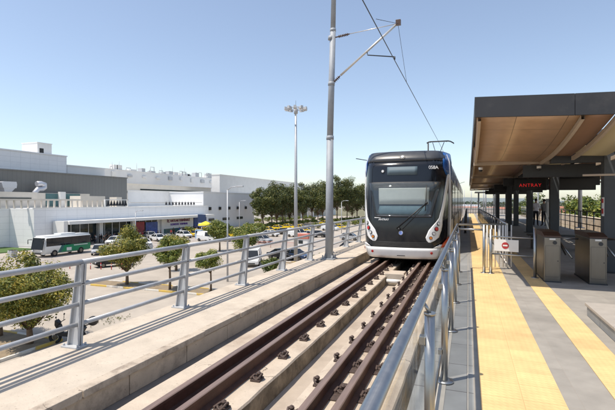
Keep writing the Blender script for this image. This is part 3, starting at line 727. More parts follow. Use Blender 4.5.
# emblem and lettering
o = lamp(0, .62, .062, lens_c, 'emblem', .015); lamp(0, .62, .05, M('emblem blue', (.25, .35, .75), .3), 'emblem_centre', .03, o)
def skin_text(txt, size, u, z, mat, name, sp=1.0):
    p = P(u, z, .022); q = P(u, z + .1, .022); tilt = math.atan2(q.y - p.y, q.z - p.z)
    yaw = math.atan2(P(u + .05, z).y - P(u - .05, z).y, .1)
    return text_obj(name, txt, size, mat, tr, p, (math.pi / 2 - tilt, 0, yaw), .003, sp)
skin_text('058A', .135, .86, 2.48, train_white, 'fleet_number', .95)
skin_text('ANTRAY', .085, -.50, .99, train_white, 'lettering', .9)
ruled([(1.03, -.78, -.60), (1.05, -.78, -.58)], 2, .016, 'lettering_stripe', train_white)
# wiper
b = MB(); b.tube([P(-.12, .74, .07), P(.28, 1.1, .10), P(.68, 1.46, .10)], .016, 8); b.tube([P(.04, .72, .05), P(.38, 1.08, .08), P(.68, 1.46, .10)], .009, 6)
b.tube([P(.66, 1.25, .085), P(.68, 1.98, .085)], .012, 6); b.ball(P(.68, 1.46, .10), .04); b.ball(P(-.05, .72, .04), .05)
b.build('wiper', black_m, tr)
# body behind the front
def ring(y, zlo=-.08):
    pts = []
    prof_ = [(1.20, zlo), (1.27, .3), (1.30, .6), (1.30, 1.4), (1.30, 2.4), (1.28, 2.7), (1.20, 2.92), (1.0, 3.0)]
    for x, z in prof_: pts.append((x, y, z))
    for x, z in reversed(prof_): pts.append((-x, y, z))
    return pts
def body(y0, y1, name, mat):
    b = MB(); A = ring(y0) + ring(y1); n = 16
    b.add(A, [(i, (i + 1) % n, n + (i + 1) % n, n + i) for i in range(n)] + [tuple(range(n)), tuple(range(n, 2 * n))]); return b.build(name, mat, tr)
YB = vfun(1.3, 1.5) - .05
secs = [(YB - .1, 9.5), (10.1, 17.5), (18.1, 25.5), (26.1, 33)]
for (a, c) in secs:
    body(a, c, 'car_body', train_white)
    for s in (-1, 1):
        x0, x1 = sorted((s * 1.302, s * 1.318)); w = MB().box(x0, x1, a + (.9 if a < 3 else .1), c - .1, .95, 2.15).build('window_band', train_black, tr)
        y = a + (1.3 if a < 3 else .3)
        k = 0
        while y + 1.4 < c:
            x2, x3 = sorted((s * 1.319, s * 1.324))
            if k % 3 == 1: MB().box(x2, x3, y, y + 1.3, .2, 2.3).build('door', train_black, tr)
            else: MB().box(x2, x3, y, y + 1.35, 1.0, 2.1).build('side_window', dark_glass, tr)
            y += 1.6; k += 1
        MB().box(min(s * 1.302, s * 1.312), max(s * 1.302, s * 1.312), a + .1, c - .1, 2.2, 2.55).build('blue_band', train_blue if a < 3 else train_white, tr)
for (a, c) in ((9.5, 10.1), (17.5, 18.1), (25.5, 26.1)):
    b = MB()
    for k in range(6): y = a + (c - a) * k / 6; b.box(-1.15 + (k % 2) * .05, 1.15 - (k % 2) * .05, y, y + .1, .1, 2.85)
    b.build('bellows', black_m, tr)
MB().box(-1.0, 1.0, .45, 33, -.2, -.1).build('underframe', train_under, tr)
for y in (2.2, 4.0, 13, 14.8, 22, 30):
    for x in (-.74, .74): MB().tube([(x - .06, y, .08), (x + .06, y, .08)], .29, 24).build('wheel', rust, tr)
for (a, c) in ((5.0, 9), (10.5, 13.5), (19.0, 24)): MB().cbox(-.85, .85, a, c, 3.01, 3.32, .04).build('roof_unit', train_roof, tr)
# mirrors / camera stalk
MB().tube([P(-1.28, 2.85), Vector((-1.5, .75, 2.86))], .012, 6).build('antenna', steel_dark, tr)
# pantograph
pg = MB(); py = 16.4
for x in (-.45, .45): pg.tube([(x, py - .5, 3.02), (x, py + .9, 3.02)], .03, 6)
pg.tube([(-.5, py + .8, 3.1), (.5, py + .8, 3.1)], .03, 8); pg.tube([(0, py + .8, 3.1), (0, py - .9, 4.2)], .04, 8)
for x in (-.35, .35): pg.tube([(0, py - .9, 4.2), (x, py, 5.32)], .022, 8)
pg.tube([(-.62, py - .15, 3.0), (-.62, py - .15, 5.28)], .045, 6)
frame = pg.build('pantograph', steel_dark, tr)
b = MB()
for dy in (-.15, .15): b.tube([(-.72, py + dy, 5.30), (-.6, py + dy, 5.37), (-.5, py + dy, 5.39), (.6, py + dy, 5.39), (.75, py + dy, 5.35), (.95, py + dy, 5.22)], .025, 8)
for x in (-.5, .5): b.tube([(x, py - .15, 5.36), (x, py + .15, 5.36)], .02, 6)
b.build('contact_head', steel_dark, frame)
#@@PART2@@

# ------------------------------------------------------------------ terminal buildings
tb = thing('terminal_building', 'long white airport terminal with flat roof, sign panel and dark glazed entrance', 'building', (-70, 53, GZ))
def bx(o, x0, x1, y0, y1, z0, z1, mat, name, par=tb):
    q = MB().box(x0, x1, y0, y1, z0, z1).build(name, mat); q.parent = par; q.matrix_parent_inverse = Matrix.Translation(-Vector(par.location)); return q
bx(0, -110, -70, 52.9, 106, GZ, .4, white_wall, 'wall')
bx(0, -110, -76, 20, 52.89, GZ, .4, white_wall, 'wall')
bx(0, -75.99, -70, 52.86, 52.895, GZ + .3, .36, white_wall_x, 'wall_panel')
# low roof coping
bx(0, -70.3, -69.9, 52.8, 106.1, .402, .52, white_flat, 'roof_coping'); bx(0, -76.3, -75.9, 20, 52.8, .402, .52, white_flat, 'roof_coping')
# balustrade on the roof
b = MB(); y = 30
for i in range(19):
    y = 47 + i * 1.25; b.box(-72.1, -71.8, y, y + .22, .402, 1.75)
b.box(-72.15, -71.75, 46, 70, 1.751, 2.05); q = b.build('roof_balustrade', cream_wall); q.parent = tb; q.matrix_parent_inverse = Matrix.Translation(-tb.location)
bx(0, -79, -77.5, 45, 59.2, .402, 3.35, cream_wall, 'roof_hut'); bx(0, -77.49, -77.4, 50, 58, 1.9, 2.3, dark_glass, 'roof_window')
bx(0, -82, -79.2, 59.3, 73, .402, 3.3, cream_wall, 'roof_hut')
for (ya, yb) in ((62.3, 65), (66.5, 70.4)): bx(0, -79.19, -79.1, ya, yb, .6, 3.2, teal_glass, 'roof_window')
bx(0, -79.19, -78.6, 65.1, 66.4, .41, 3.6, white_flat, 'pillar')
bx(0, -77, -74, 66, 72.3, .402, 2.75, cream_wall, 'roof_unit'); bx(0, -76, -73.9, 75.5, 77, .402, 2.6, cream_wall, 'roof_unit')
# canopy over the entrance
bx(0, -69.98, -66.6, 57, 104, -2.55, -1.95, white_flat, 'entrance_canopy')
bx(0, -69.6, -67, 56.2, 56.98, GZ, -1.9, white_flat, 'pillar')
bx(0, -69.99, -69.9, 58, 84, GZ + .1, -2.56, dark_glass, 'shop_glazing')
y = 60
while y < 84: bx(0, -69.89, -69.8, y, y + .12, GZ + .1, -2.56, white_flat, 'mullion'); y += 2.0
for y in (66, 75): bx(0, -69.6, -69.0, y, y + .9, GZ, -2.56, white_flat, 'pillar')
bx(0, -69.7, -69.6, 75.8, 79.4, -5.9, -3.0, poster_r, 'poster'); bx(0, -69.7, -69.6, 79.9, 83.9, -6.2, -3.2, poster_b, 'poster')
sp2 = bx(0, -69.95, -69.5, 85.2, 98, GZ, -2.56, white_flat, 'sign_wall')
bx(0, -69.49, -69.46, 86, 97.5, GZ + .3, -5.1, teal_glass, 'shop_glazing')
bx(0, -69.95, -69.5, 98.4, 104.2, GZ, -2.56, blue_panel, 'blue_panel')
for txt, sz, mt, z, y in (('\u0130\u00c7 HATLAR TERM\u0130NAL\u0130', .86, maroon, -3.25, 91.7), ('DOMESTIC TERMINAL', .72, purple, -4.15, 91.9)):
    q = text_obj('lettering', txt, sz, mt, None, (0, 0, 0), (math.pi / 2, 0, math.pi / 2), .05); q.parent = tb
    q.location = (.62, y - 53, z - GZ)
# dark cone shaped ventilators along the roof edge
for i in range(7):
    t = thing('roof_ventilator', 'dark cone shaped ventilator in the row on the terminal roof edge', 'ventilator', (-71.2, 70.4 + i * .82, .402), group='dark cone ventilators on the roof edge')
    MB().tube([(0, 0, 0), (0, 0, .35)], .1, 8).build('stem', white_flat, t); MB().tube([(0, 0, .3), (0, 0, 1.45)], [.36, .04], 10, smooth=False).build('cone', black_m, t)
for i in range(10):
    t = thing('roof_ventilator', 'small dark ventilator farther along the terminal roof edge', 'ventilator', (-71.2, 89 + i * 1.3, .402), group='small dark ventilators along the roof edge')
    MB().tube([(0, 0, 0), (0, 0, .4)], .1, 8).build('stem', white_flat, t); MB().tube([(0, 0, .4), (0, 0, 1.2)], [.3, .05], 10, smooth=False).build('cone', black_m, t)
tag(MB().box(-71.6, -71.3, 69.8, 76.2, 1.9, 2.05).box(-71.6, -71.3, 69.6, 69.799, .402, 2.05).box(-71.6, -71.3, 76, 76.2, .402, 2.05).build('roof_frame', white_flat), 'white frame over the dark cone ventilators on the roof', 'frame')
tag(MB().box(-71.7, -71.5, 77, 105, 1.3, 1.42).build('roof_handrail', cream_wall), 'thin cream rail along the terminal roof above the sign wall', 'railing')

def building(name, label, x0, x1, y0, y1, z1, mat, cat='building', z0=GZ):
    t = thing(name, label, cat, (x1, y0, z0)); q = MB().box(x0 - x1, 0, 0, y1 - y0, 0, z1 - z0).build('wall', mat, t)
    MB().box(x0 - x1 - .15, .15, -.15, y1 - y0 + .15, z1 - z0 + .002, z1 - z0 + .25).build('roof_edge', mat, t); return t
gb = building('grey_hall', 'long dark grey clad hall rising behind the white terminal roof', -130, -82.2, 10, 87.4, 7.55, grey_clad)
wb = building('white_hall', 'tall white metal clad hall above the dark grey hall', -130, -90, 10, 76.3, 12.3, white_wall)
wb2 = building('white_hall', 'lower pale metal volume stepping down from the tall white hall', -130, -90.2, 76.6, 88, 10.2, far_wall)
rb = thing('rooftop_box', 'small white plant room with a dark opening on top of the tall white hall', 'building', (-92, 70.4, 12.55))
MB().box(-5, 0, 0, 3.6, 0, 2.5).build('wall', white_flat, rb); MB().box(.01, .06, .5, 1.5, .2, 1.3).build('opening', black_m, rb); MB().box(-5.1, .1, -.1, 3.7, 2.5, 2.65).build('roof', white_flat, rb)
def duct(y, z, label, kind):
    t = thing('air_duct', label, 'duct', (-79.6, y, z)); b = MB()
    if kind: # hood with funnel
        b.prism([(0, .9), (2.5, .9), (2.6, 1.6), (2.5, 2.1), (.2, 2.1), (-.3, 1.9)], lambda p, q, s: (s, p, q), -1.6, 0)
        b.prism([(.4, -.3), (1.2, -.3), (2.3, .9), (.2, .9)], lambda p, q, s: (s, p, q), -1.5, -.1)
    else:
        pts = [(-.8, 0, -.8), (-.8, 0, .3)] + [(-.8, .9 + 1.1 * -math.cos(a), .7 + 1.1 * math.sin(a)) for a in [R(d) for d in (10, 40, 70)]] + [(-.8, 2.2, 1.5), (-.8, 2.4, .9)]
        b.tube([(-.8, 0, -.9), (-.8, .1, .2), (-.8, .7, .85), (-.8, 1.5, .9), (-.8, 2.1, 1.25), (-.8, 2.1, 1.8), (-.8, 1.3, 2.0), (-.8, .4, 1.9)], .52, 10)
    b.build('duct_body', M('duct', (.55, .56, .6), .35, metal=.4), t); return t
duct(54.2, 3.2, 'boxy metal air duct hood at the left on the terminal roof', 1); duct(60.9, 3.2, 'curved S shaped metal air duct on the terminal roof', 0)
tb2 = building('terminal_wing', 'bright white windowless wing behind the terminal roof', -100, -84, 89.6, 126, 4.4, white_flat)
tb3 = building('cream_block', 'cream stepped block above the white wing', -128, -100.5, 106.7, 154, 7.2, cream_wall)
MB().box(.02, .1, 6, 40, 11.9, 12.3).build('shadow_gap', dark_glass, tb3)
tb4 = building('far_hall', 'far pale hall with pipes and aerials on its roof', -170, -130, 110, 208, 14.2, far_wall)
rnd = random.Random(3)
for i in range(46):
    y = 128 + rnd.random() * 80; h = rnd.uniform(.8, 3.2)
    if i % 3 == 0:
        o = MB().cbox(-132.5, -130.2, y, y + rnd.uniform(1.0, 4), 14.46, 14.46 + h * .7, .05).build('rooftop_unit', [galv_post, white_flat][i % 2]); tag(o, 'grey plant unit on the roof of the far pale hall', 'rooftop unit', 'grey units on the far hall roof')
    elif i % 3 == 1:
        o = MB().tube([(-131, y, 14.46), (-131, y, 14.46 + h * .8), (-131, y + 2.5, 14.46 + h * .8), (-131, y + 2.5, 14.46)], .16, 6).build('roof_pipe', galv_post); tag(o, 'bent grey pipe on the roof of the far pale hall', 'pipe', 'pipes on the far hall roof')
    else:
        o = MB().tube([(-131, y, 14.46), (-131, y, 14.46 + h * 1.3)], .07, 6).build('aerial', galv_post); tag(o, 'thin grey aerial on the roof of the far pale hall', 'aerial', 'aerials on the far hall roof')
for i in range(9):
    y = 130 + i * 8.5; tag(MB().cbox(-129.95, -129.4, y, y + rnd.uniform(1.5, 3), 11.2 + rnd.random(), 12.6 + rnd.random(), .05).build('facade_unit', [white_flat, galv_post, far_wall][i % 3]), 'pale plant unit hung on the front of the far pale hall', 'facade unit', 'units hung on the far hall front')
tb5 = building('terminal_wing', 'pale grey terminal wing right of the blue panel with a dark window band', -100, -72, 106.4, 138, 4.3, far_wall)
for i in range(3): bx(0, -71.99, -71.9, 108 + i * 8.8, 112 + i * 8.8, -4.2, -3.4, dark_glass, 'window', tb5)
for i in range(5): bx(0, -71.9, -71.6, 109 + i * 5.5, 110 + i * 5.5, -.9, .0, black_m, 'wall_lamp', tb5)
tb6 = building('far_terminal', 'long bright white terminal far behind the trees', -104, -100, 160, 262, 13.2, white_flat)
MB().box(.02, 1.5, 0, 102, 10, 11).build('ledge', far_wall, tb6)
tb7 = building('far_block', 'low pale block with red and blue shopfronts behind the pine trunks', -120, -78, 170, 260, -1, white_flat)
for i in range(8): bx(0, -77.99, -77.9, 174 + i * 9, 181 + i * 9, GZ + .5, -3, [dark_glass, cream_wall, poster_r if i == 4 else dark_glass][i % 3], 'shopfront', tb7)
# ------------------------------------------------------------------ lights, poles, street things
hm = thing('high_mast_light', 'very tall grey high mast with a ring of floodlights at its top', 'lamp', (-21.4, 52.9, GZ)); hm.scale = (.9, .9, .975)
MB().tube([(0, 0, 0), (0, 0, 21)], [.3, .15], 16).build('mast', galv, hm)
MB().tube([(0, 0, 20.2), (0, 0, 20.9)], .28, 12).build('collar', galv, hm)
b = MB(); n = 24; pts = [(1.15 * math.cos(2 * math.pi * i / n), 1.15 * math.sin(2 * math.pi * i / n), 20.9) for i in range(n + 1)]; b.tube(pts, .06, 6)
for i in range(4): b.tube([(0, 0, 20.9), (1.15 * math.cos(i * math.pi / 2), 1.15 * math.sin(i * math.pi / 2), 20.9)], .04, 6)
b.build('ring', galv_post, hm)
for i in range(10):
    a = 2 * math.pi * i / 10; c, s_ = math.cos(a), math.sin(a); f = MB()
    f.prism([(-.22, -.2), (.22, -.2), (.18, .16), (-.18, .16)], lambda p, q, t: (c * (1.35 + t) - s_ * p, s_ * (1.35 + t) + c * p, 20.85 + q + t * .15), -.25, .35)
    f.build('floodlight', galv_post, hm)
MB().tube([(0, 0, 21), (0, 0, 22)], .02, 6).build('lightning_rod', steel_dark, hm)
def street_lamp(x, y, h, label):
    t = thing('street_lamp', label, 'lamp', (x, y, GZ), group='street lamps on the forecourt')
    MB().tube([(0, 0, 0), (0, 0, h)], [.10, .06], 10).build('pole', galv, t); MB().tube([(0, 0, h), (0.5, 0, h + .3), (1.2, 0, h + .35)], .04, 8).build('arm', galv, t)
    MB().cbox(1.1, 1.8, -.13, .13, h + .28, h + .42, .03).build('lamp_head', galv_post, t)
street_lamp(-22.6, 37.6, 9.2, 'slim grey street lamp between the small round trees, nearest the railing')
street_lamp(-52, 92, 8, 'slim street lamp near the yellow parasol'); street_lamp(-30, 105, 8, 'slim street lamp right of the catenary mast, near the black car')
street_lamp(-64, 128, 8, 'slim street lamp before the pine trees'); street_lamp(-60, 66, 6, 'slim street lamp in front of the terminal entrance')
pa = thing('parasol', 'yellow parasol over a small pale blue kiosk', 'parasol', (-55.2, 82.5, GZ))
MB().tube([(0, 0, 0), (0, 0, 3.7)], .05, 8).build('pole', galv, pa); b = MB(); b.tube([(0, 0, 2.75), (0, 0, 3.0), (0, 0, 3.7)], [1.75, 1.7, .05], 8, smooth=False, cap=False); b.build('shade', M('yellow cloth', (.72, .58, .03), .7), pa)
ks = thing('kiosk', 'small pale blue kiosk under the yellow parasol', 'kiosk', (-55.4, 80.2, GZ)); MB().cbox(-.7, .7, -.5, .5, 0, 1.9, .05).build('body', M('pale blue', (.35, .5, .68), .5), ks); MB().box(-.5, .5, -.51, -.501, 1.1, 1.7).build('window', dark_glass, ks)
k2 = thing('kiosk', 'white kiosk with an orange red top beside the tall light mast', 'kiosk', (-27.6, 72, GZ)); k2.scale = (.85,) * 3; MB().cbox(-1.3, 1.3, -1, 1, 0, 1.7, .05).build('body', white_flat, k2); MB().cbox(-1.45, 1.45, -1.15, 1.15, 1.702, 2.75, .08).build('top', M('orange red cloth', (.50, .17, .12), .7), k2); MB().box(-.8, .2, -1.02, -1.001, .7, 1.4).build('counter_window', dark_glass, k2)
sg = thing('sign_board', 'dark blue and white sign board on a post before the grey wing', 'sign', (-60, 88, GZ)); MB().tube([(0, 0, 0), (0, 0, 2)], .08, 8).build('post', galv, sg); MB().cbox(-1.1, 1.1, -.08, .08, 2, 5.0, .03).build('board', M('navy', (.03, .05, .12), .5), sg); MB().box(-.9, .9, -.1, -.085, 2.2, 3.0).build('white_field', white_paint, sg)
for i, (x, y, lb) in enumerate(((-55.5, 40.5, 'square grey concrete bin left of the bus'), (-49.5, 57.5, 'square grey concrete bin behind the bus'))):
    t = thing('litter_bin', lb, 'bin', (x - (6.5 if i == 0 else 0), y + (3 if i == 0 else 0), GZ)); MB().cbox(-.45, .45, -.45, .45, 0, .95, .04).build('bin_body', galv_post, t); MB().cbox(-.35, .35, -.35, .35, .951, 1.05, .03).build('bin_lid', black_m, t)
for i in range(6):
    t = thing('bollard', 'thin red and white bollard beside the bus lane, before the black car', 'bollard', (-44.6 + 1.3 * i, 38.2 + .3 * i, GZ), group='red and white bollards by the bus lane')
    MB().tube([(0, 0, 0), (0, 0, .8)], .05, 8).build('post', red_m, t); MB().tube([(0, 0, .45), (0, 0, .6)], .055, 8).build('band', white_paint, t)
for i in range(5):
    t = thing('crowd_barrier', 'faded red metal crowd barrier on the forecourt behind the street lamp', 'barrier', (-38 + 2.3 * i, 68, GZ), group='faded red crowd barriers')
    b = MB(); b.tube([(-1.1, 0, .05), (-1.1, 0, 1.05), (1.1, 0, 1.05), (1.1, 0, .05)], .035, 6)
    for k in range(9): b.tube([(-.9 + .22 * k, 0, .15), (-.9 + .22 * k, 0, 1.05)], .018, 5)
    b.build('frame', M('faded red', (.5, .2, .16), .6), t)

def at(px, Z):
    X = (px - 307.5) / 430 * Z; th = math.atan(160.5 / 430.0)
    return X * math.cos(th) - Z * math.sin(th), X * math.sin(th) + Z * math.cos(th)

# ------------------------------------------------------------------ vehicles
paint = {}
def pm_(name, col, rough=.25):
    if name not in paint: paint[name] = M(name + ' car paint', col, rough, var=.03, scale=2)
    return paint[name]
car_glass = M('car glass', (.012, .016, .02), .05)
white_p = pm_('white', (.72, .73, .72)); black_p = pm_('black', (.012, .013, .015)); yellow_p = pm_('yellow', (.72, .50, .015)); silver_p = pm_('silver', (.4, .41, .42)); blue_p = pm_('navy', (.03, .06, .13))
PROF = {
 'sedan': (4.5, 1.78, [(0, .35), (0, .62), (.08, .75), (.95, .90), (3.75, .95), (4.42, .92), (4.5, .6), (4.45, .35)], [(.9, .89), (1.75, 1.42), (3.0, 1.44), (3.85, .94)]),
 'hatch': (4.1, 1.75, [(0, .35), (0, .65), (.1, .8), (.85, .95), (4.0, 1.0), (4.1, .6), (4.05, .35)], [(.8, .94), (1.55, 1.50), (3.4, 1.50), (3.98, .99)]),
 'van': (4.9, 1.9, [(0, .38), (0, .8), (.1, .98), (.75, 1.12), (4.85, 1.18), (4.9, .7), (4.88, .38)], [(.7, 1.11), (1.45, 1.92), (4.6, 1.98), (4.86, 1.17)]),
}
def make_car(kind, name, label, cat, paintm, loc, rz, group=None, taxi=False):
    """front of the car points to local -y"""
    L, W, low, cab = PROF[kind]; t = thing(name, label, cat, loc, rz, group); h = W / 2
    bm = bmesh.new(); n = len(low)
    for sx in (-h, h):
        for (p, q) in low: bm.verts.new((sx * (1 if .5 < p < L - .4 else .93), p - L / 2, q))
    vs = list(bm.verts)
    for i in range(n): bm.faces.new((vs[i], vs[(i + 1) % n], vs[n + (i + 1) % n], vs[n + i]))
    bm.faces.new(vs[:n][::-1]); bm.faces.new(vs[n:])
    bmesh.ops.recalc_face_normals(bm, faces=bm.faces[:]); bmesh.ops.bevel(bm, geom=bm.edges[:], offset=.06, segments=3, affect='EDGES', profile=.6)
    me = bpy.data.meshes.new('body'); bm.to_mesh(me); bm.free()
    for p in me.polygons: p.use_smooth = True
    body_ = raw('body', me, paintm, t)
    cabm = MB(); w0, w1 = h - .05, h - .22
    vs = [(-w0 if i in (0, 3) else -w1, p - L / 2, q) for i, (p, q) in enumerate(cab)] + [(w0 if i in (0, 3) else w1, p - L / 2, q) for i, (p, q) in enumerate(cab)]
    cabm.add(vs, [(0, 1, 5, 4), (2, 3, 7, 6), (1, 2, 6, 5), (0, 3, 2, 1), (4, 5, 6, 7)]); cabm.build('cabin_glass', car_glass, t)
    r = MB(); a, b_ = cab[1], cab[2]
    r.cbox(-w1 - .01, w1 + .01, a[0] - L / 2 - .03, b_[0] - L / 2 + .03, min(a[1], b_[1]) - .01, max(a[1], b_[1]) + .05, .025)
    for sx in (-1, 1):
        for (i, j) in ((0, 1), (3, 2)): r.tube([(sx * w0, cab[i][0] - L / 2, cab[i][1]), (sx * w1, cab[j][0] - L / 2, cab[j][1])], .045, 6)
        mid = (cab[1][0] + cab[2][0]) / 2 - L / 2; r.tube([(sx * w0, mid + .05, cab[0][1]), (sx * w1, mid, a[1])], .04, 6)
    if kind == 'van':
        for sx in (-1, 1):
            x0, x1 = sorted((sx * (w1 + .02), sx * (w0 + .01))); r.add([(sx * w0 * 1.01, -.1, 1.14), (sx * w0 * 1.01, L / 2 - .1, 1.17), (sx * w1 * 1.01, L / 2 - .35, 1.95), (sx * w1 * 1.01, .0, 1.93)], [(0, 1, 2, 3)])
    r.build('roof', paintm, t)
    for sx in (-1, 1):
        for py_ in (-L / 2 + .82, L / 2 - .85):
            w = MB().tube([(sx * (h - .2), py_, .32), (sx * (h + .01), py_, .32)], .32, 18).build('wheel', tyre_m, t)
            MB().tube([(sx * (h + .011), py_, .32), (sx * (h + .02), py_, .32)], .19, 12).build('rim', inox_br, w)
        MB().ball((sx * (h * .68), -L / 2 + .02, .66), (.17, .06, .08), 10).build('headlight', lens_c, t)
        MB().ball((sx * (h * .74), L / 2 - .02, .75), (.13, .05, .09), 10).build('tail_light', lens_r, t)
        MB().cbox(min(sx * h, sx * (h + .17)), max(sx * h, sx * (h + .17)), -L / 2 + 1.25, -L / 2 + 1.37, .95, 1.08, .02).build('mirror', paintm, t)
    MB().cbox(-h * .5, h * .5, -L / 2 - .012, -L / 2 + .03, .42, .56, .01).build('grille', black_m, t)
    MB().box(-.26, .26, L / 2 + .001, L / 2 + .01, .5, .61).build('number_plate', white_paint, t)
    if taxi: MB().cbox(-.22, .22, -.35, -.2, 1.5, 1.65, .02).build('roof_sign', white_paint, t)
    return t
make_car('sedan', 'parked_car', 'black car by the kerb between the bus and the near tree', 'car', black_p, (-41.5, 41.8, GZ), R(-28))
make_car('van', 'white_van', 'white van parked behind the railing, half hidden by leaves', 'van', white_p, (-25.6, 48.8, GZ), R(22))
make_car('sedan', 'parked_car', 'dark navy car just right of the white van', 'car', blue_p, (-22.6, 55.3, GZ), R(75))
make_car('hatch', 'parked_car', 'large black car partly hidden by the catenary mast', 'car', black_p, (-16.9, 66.0, GZ), R(100)).scale = (1.1, 1.1, 1.1)
make_car('van', 'white_van', 'long white van in front of the sign wall', 'van', white_p, (-49.3, 74.5, GZ), R(70)).scale = (1, 1.15, 1)
make_car('sedan', 'parked_car', 'white car left of the long white van before the terminal', 'car', white_p, (-55.5, 70.5, GZ), R(60))
make_car('hatch', 'parked_car', 'white car behind the bus at the terminal entrance', 'car', white_p, (-62.5, 63.5, GZ), R(10))
taxi0 = make_car('sedan', 'taxi', 'yellow taxi in front of the blue panel', 'taxi', yellow_p, (-58, 87, GZ), R(68), 'yellow taxis waiting on the forecourt', True)
taxis = [(-57.5, 91.5, 72, 'yellow taxi left of the yellow parasol'), (-51.5, 93, 80, 'yellow taxi just right of the yellow parasol'), (-44, 98, 75, 'yellow taxi under the left edge of the pine trees'), (-39.5, 104.5, 78, 'yellow taxi between two pine trunks left of the high mast'),
         (-53, 97, 70, 'yellow taxi behind the parasol, half hidden'), (-49, 102, 75, 'yellow taxi in the rank left of the pine trees, rear row'), (-35.5, 122, 85, 'lone yellow taxi beyond the high mast, left of the catenary mast'), (-60, 84, 65, 'yellow taxi by the right end of the sign wall')]
for x, y, a, lb in taxis: dup(taxi0, (x, y, GZ), R(a), lb)
extra = [(196, 104, 74, 'yellow taxi half hidden by shrubs at the right end of the terminal'), (206, 112, 70, 'yellow taxi behind the dense green tree'), (248, 116, 78, 'yellow taxi in the rear row just right of the parasol'), (226, 118, 75, 'yellow taxi behind the navy sign board'), (236, 96, 72, 'yellow taxi in front of the pale blue kiosk'), (278, 122, 80, 'yellow taxi in front of the second pine'), (288, 128, 82, 'yellow taxi behind the high mast'), (300, 124, 84, 'yellow taxi just right of the high mast'), (243, 104, 76, 'yellow taxi directly right of the parasol pole'), (214, 100, 70, 'yellow taxi between two shrubs left of the sign board'), (326, 150, 84, 'distant yellow taxi right of the lone one')]
for px_, Z_, a, lb in extra:
    x, y = at(px_, Z_); dup(taxi0, (x, y, GZ), R(a), lb)
for px_, Z_, a, kd, pt, lb in ((158, 88, 66, 'sedan', white_p, 'white car just left of the long white van'), (150, 94, 64, 'hatch', silver_p, 'silver car before the poster wall'), (184, 96, 70, 'hatch', white_p, 'small white car before the sign wall, behind the long van'), (222, 88, 75, 'sedan', silver_p, 'silver car behind the dense green tree'), (270, 100, 80, 'sedan', white_p, 'white car left of the high mast in the middle of the forecourt'), (286, 106, 84, 'hatch', black_p, 'small black car left of the high mast'), (306, 112, 82, 'sedan', white_p, 'white car right of the high mast near the kiosk'), (318, 98, 88, 'sedan', black_p, 'black car between the high mast and the catenary mast'), (350, 90, 90, 'hatch', silver_p, 'silver car right of the catenary mast'), (262, 84, 78, 'hatch', silver_p, 'silver hatchback behind the round tree above the van'), (282, 60, 74, 'sedan', black_p, 'black car behind the navy car'), (330, 120, 84, 'van', white_p, 'white van just left of the catenary mast'), (99, 66, 40, 'sedan', silver_p, 'silver car half hidden behind the leftmost small tree'), (143, 78, 62, 'sedan', white_p, 'white car between the two trees in front of the posters')):
    x, y = at(px_, Z_); make_car(kd, 'parked_car' if kd != 'van' else 'white_van', lb, 'car' if kd != 'van' else 'van', pt, (x, y, GZ), R(a))
c0 = make_car('sedan', 'parked_car', 'silver car right of the high mast on the far side of the forecourt', 'car', silver_p, (-34, 92, GZ), R(80))
make_car('van', 'white_van', 'small white van between the taxis and the high mast', 'van', white_p, (-36.5, 91, GZ), R(75))
# bus
bs = thing('bus', 'white and green midibus with dark windows parked in front of the terminal', 'bus', (-57.9, 48.3, GZ)); bs.scale = (1.06, 1.06, 1.1)
bm = bmesh.new(); bmesh.ops.create_cube(bm, size=1)
for v in bm.verts: v.co = Vector((v.co.x * 2.35, v.co.y * 7.9, .38 + (v.co.z + .5) * 2.42))
for v in bm.verts:
    if v.co.y < 0 and v.co.z > 1: v.co.y += .42
bmesh.ops.bevel(bm, geom=bm.edges[:], offset=.2, segments=4, affect='EDGES'); me = bpy.data.meshes.new('body'); bm.to_mesh(me); bm.free()
for p in me.polygons: p.use_smooth = True
raw('body', me, white_p, bs)
for s in (-1, 1):
    x0, x1 = sorted((s * 1.16, s * 1.185)); MB().box(x0, x1, -3.45, 3.75, 1.42, 2.5).build('window_band', car_glass, bs)
    for k in range(5): MB().box(min(s * 1.186, s * 1.19), max(s * 1.186, s * 1.19), -2.2 + 1.3 * k, -2.12 + 1.3 * k, 1.42, 2.5).build('window_pillar', black_m, bs)
    g = MB(); g.prism([(-1.7, .5), (3.8, .5), (3.8, 1.42), (-1.1, 1.42)], lambda p, q, t: (t, p, q), min(s * 1.16, s * 1.183), max(s * 1.16, s * 1.183)); g.build('green_panel', M('green paint', (.01, .22, .09), .3), bs)
    MB().box(min(s * 1.184, s * 1.19), max(s * 1.184, s * 1.19), .9, 3.3, 1.22, 1.33).build('white_band', white_paint, bs)
    MB().box(min(s * 1.184, s * 1.19), max(s * 1.184, s * 1.19), -.3, .5, .62, 1.05).build('hatch', white_paint, bs)
    g = MB(); g.prism([(-1.65, .5), (-1.2, .5), (-.6, 1.42), (-1.05, 1.42)], lambda p, q, t: (t, p, q), min(s * 1.184, s * 1.187), max(s * 1.184, s * 1.187)); g.build('teal_band', M('teal paint', (.03, .12, .12), .3), bs)
    for y in (-2.2, 2.1):
        w = MB().tube([(s * .95, y, .45), (s * 1.2, y, .45)], .45, 20).build('wheel', tyre_m, bs); MB().tube([(s * 1.201, y, .45), (s * 1.215, y, .45)], .24, 14).build('rim', inox_br, w)
    MB().tube([(s * 1.1, -3.75, 2.3), (s * 1.45, -4.1, 2.3), (s * 1.45, -4.1, 1.75)], .05, 6).build('mirror', black_m, bs)
    MB().ball((s * .85, -3.93, .85), (.2, .06, .12), 10).build('headlight', lens_c, bs)
b = MB(); b.add([(-1.1, -3.96, 1.05), (1.1, -3.96, 1.05), (1.1, -3.63, 2.55), (-1.1, -3.63, 2.55)], [(0, 1, 2, 3)]); o = b.build('windscreen', car_glass, bs); sm = o.modifiers.new('t', 'SOLIDIFY'); sm.thickness = .05
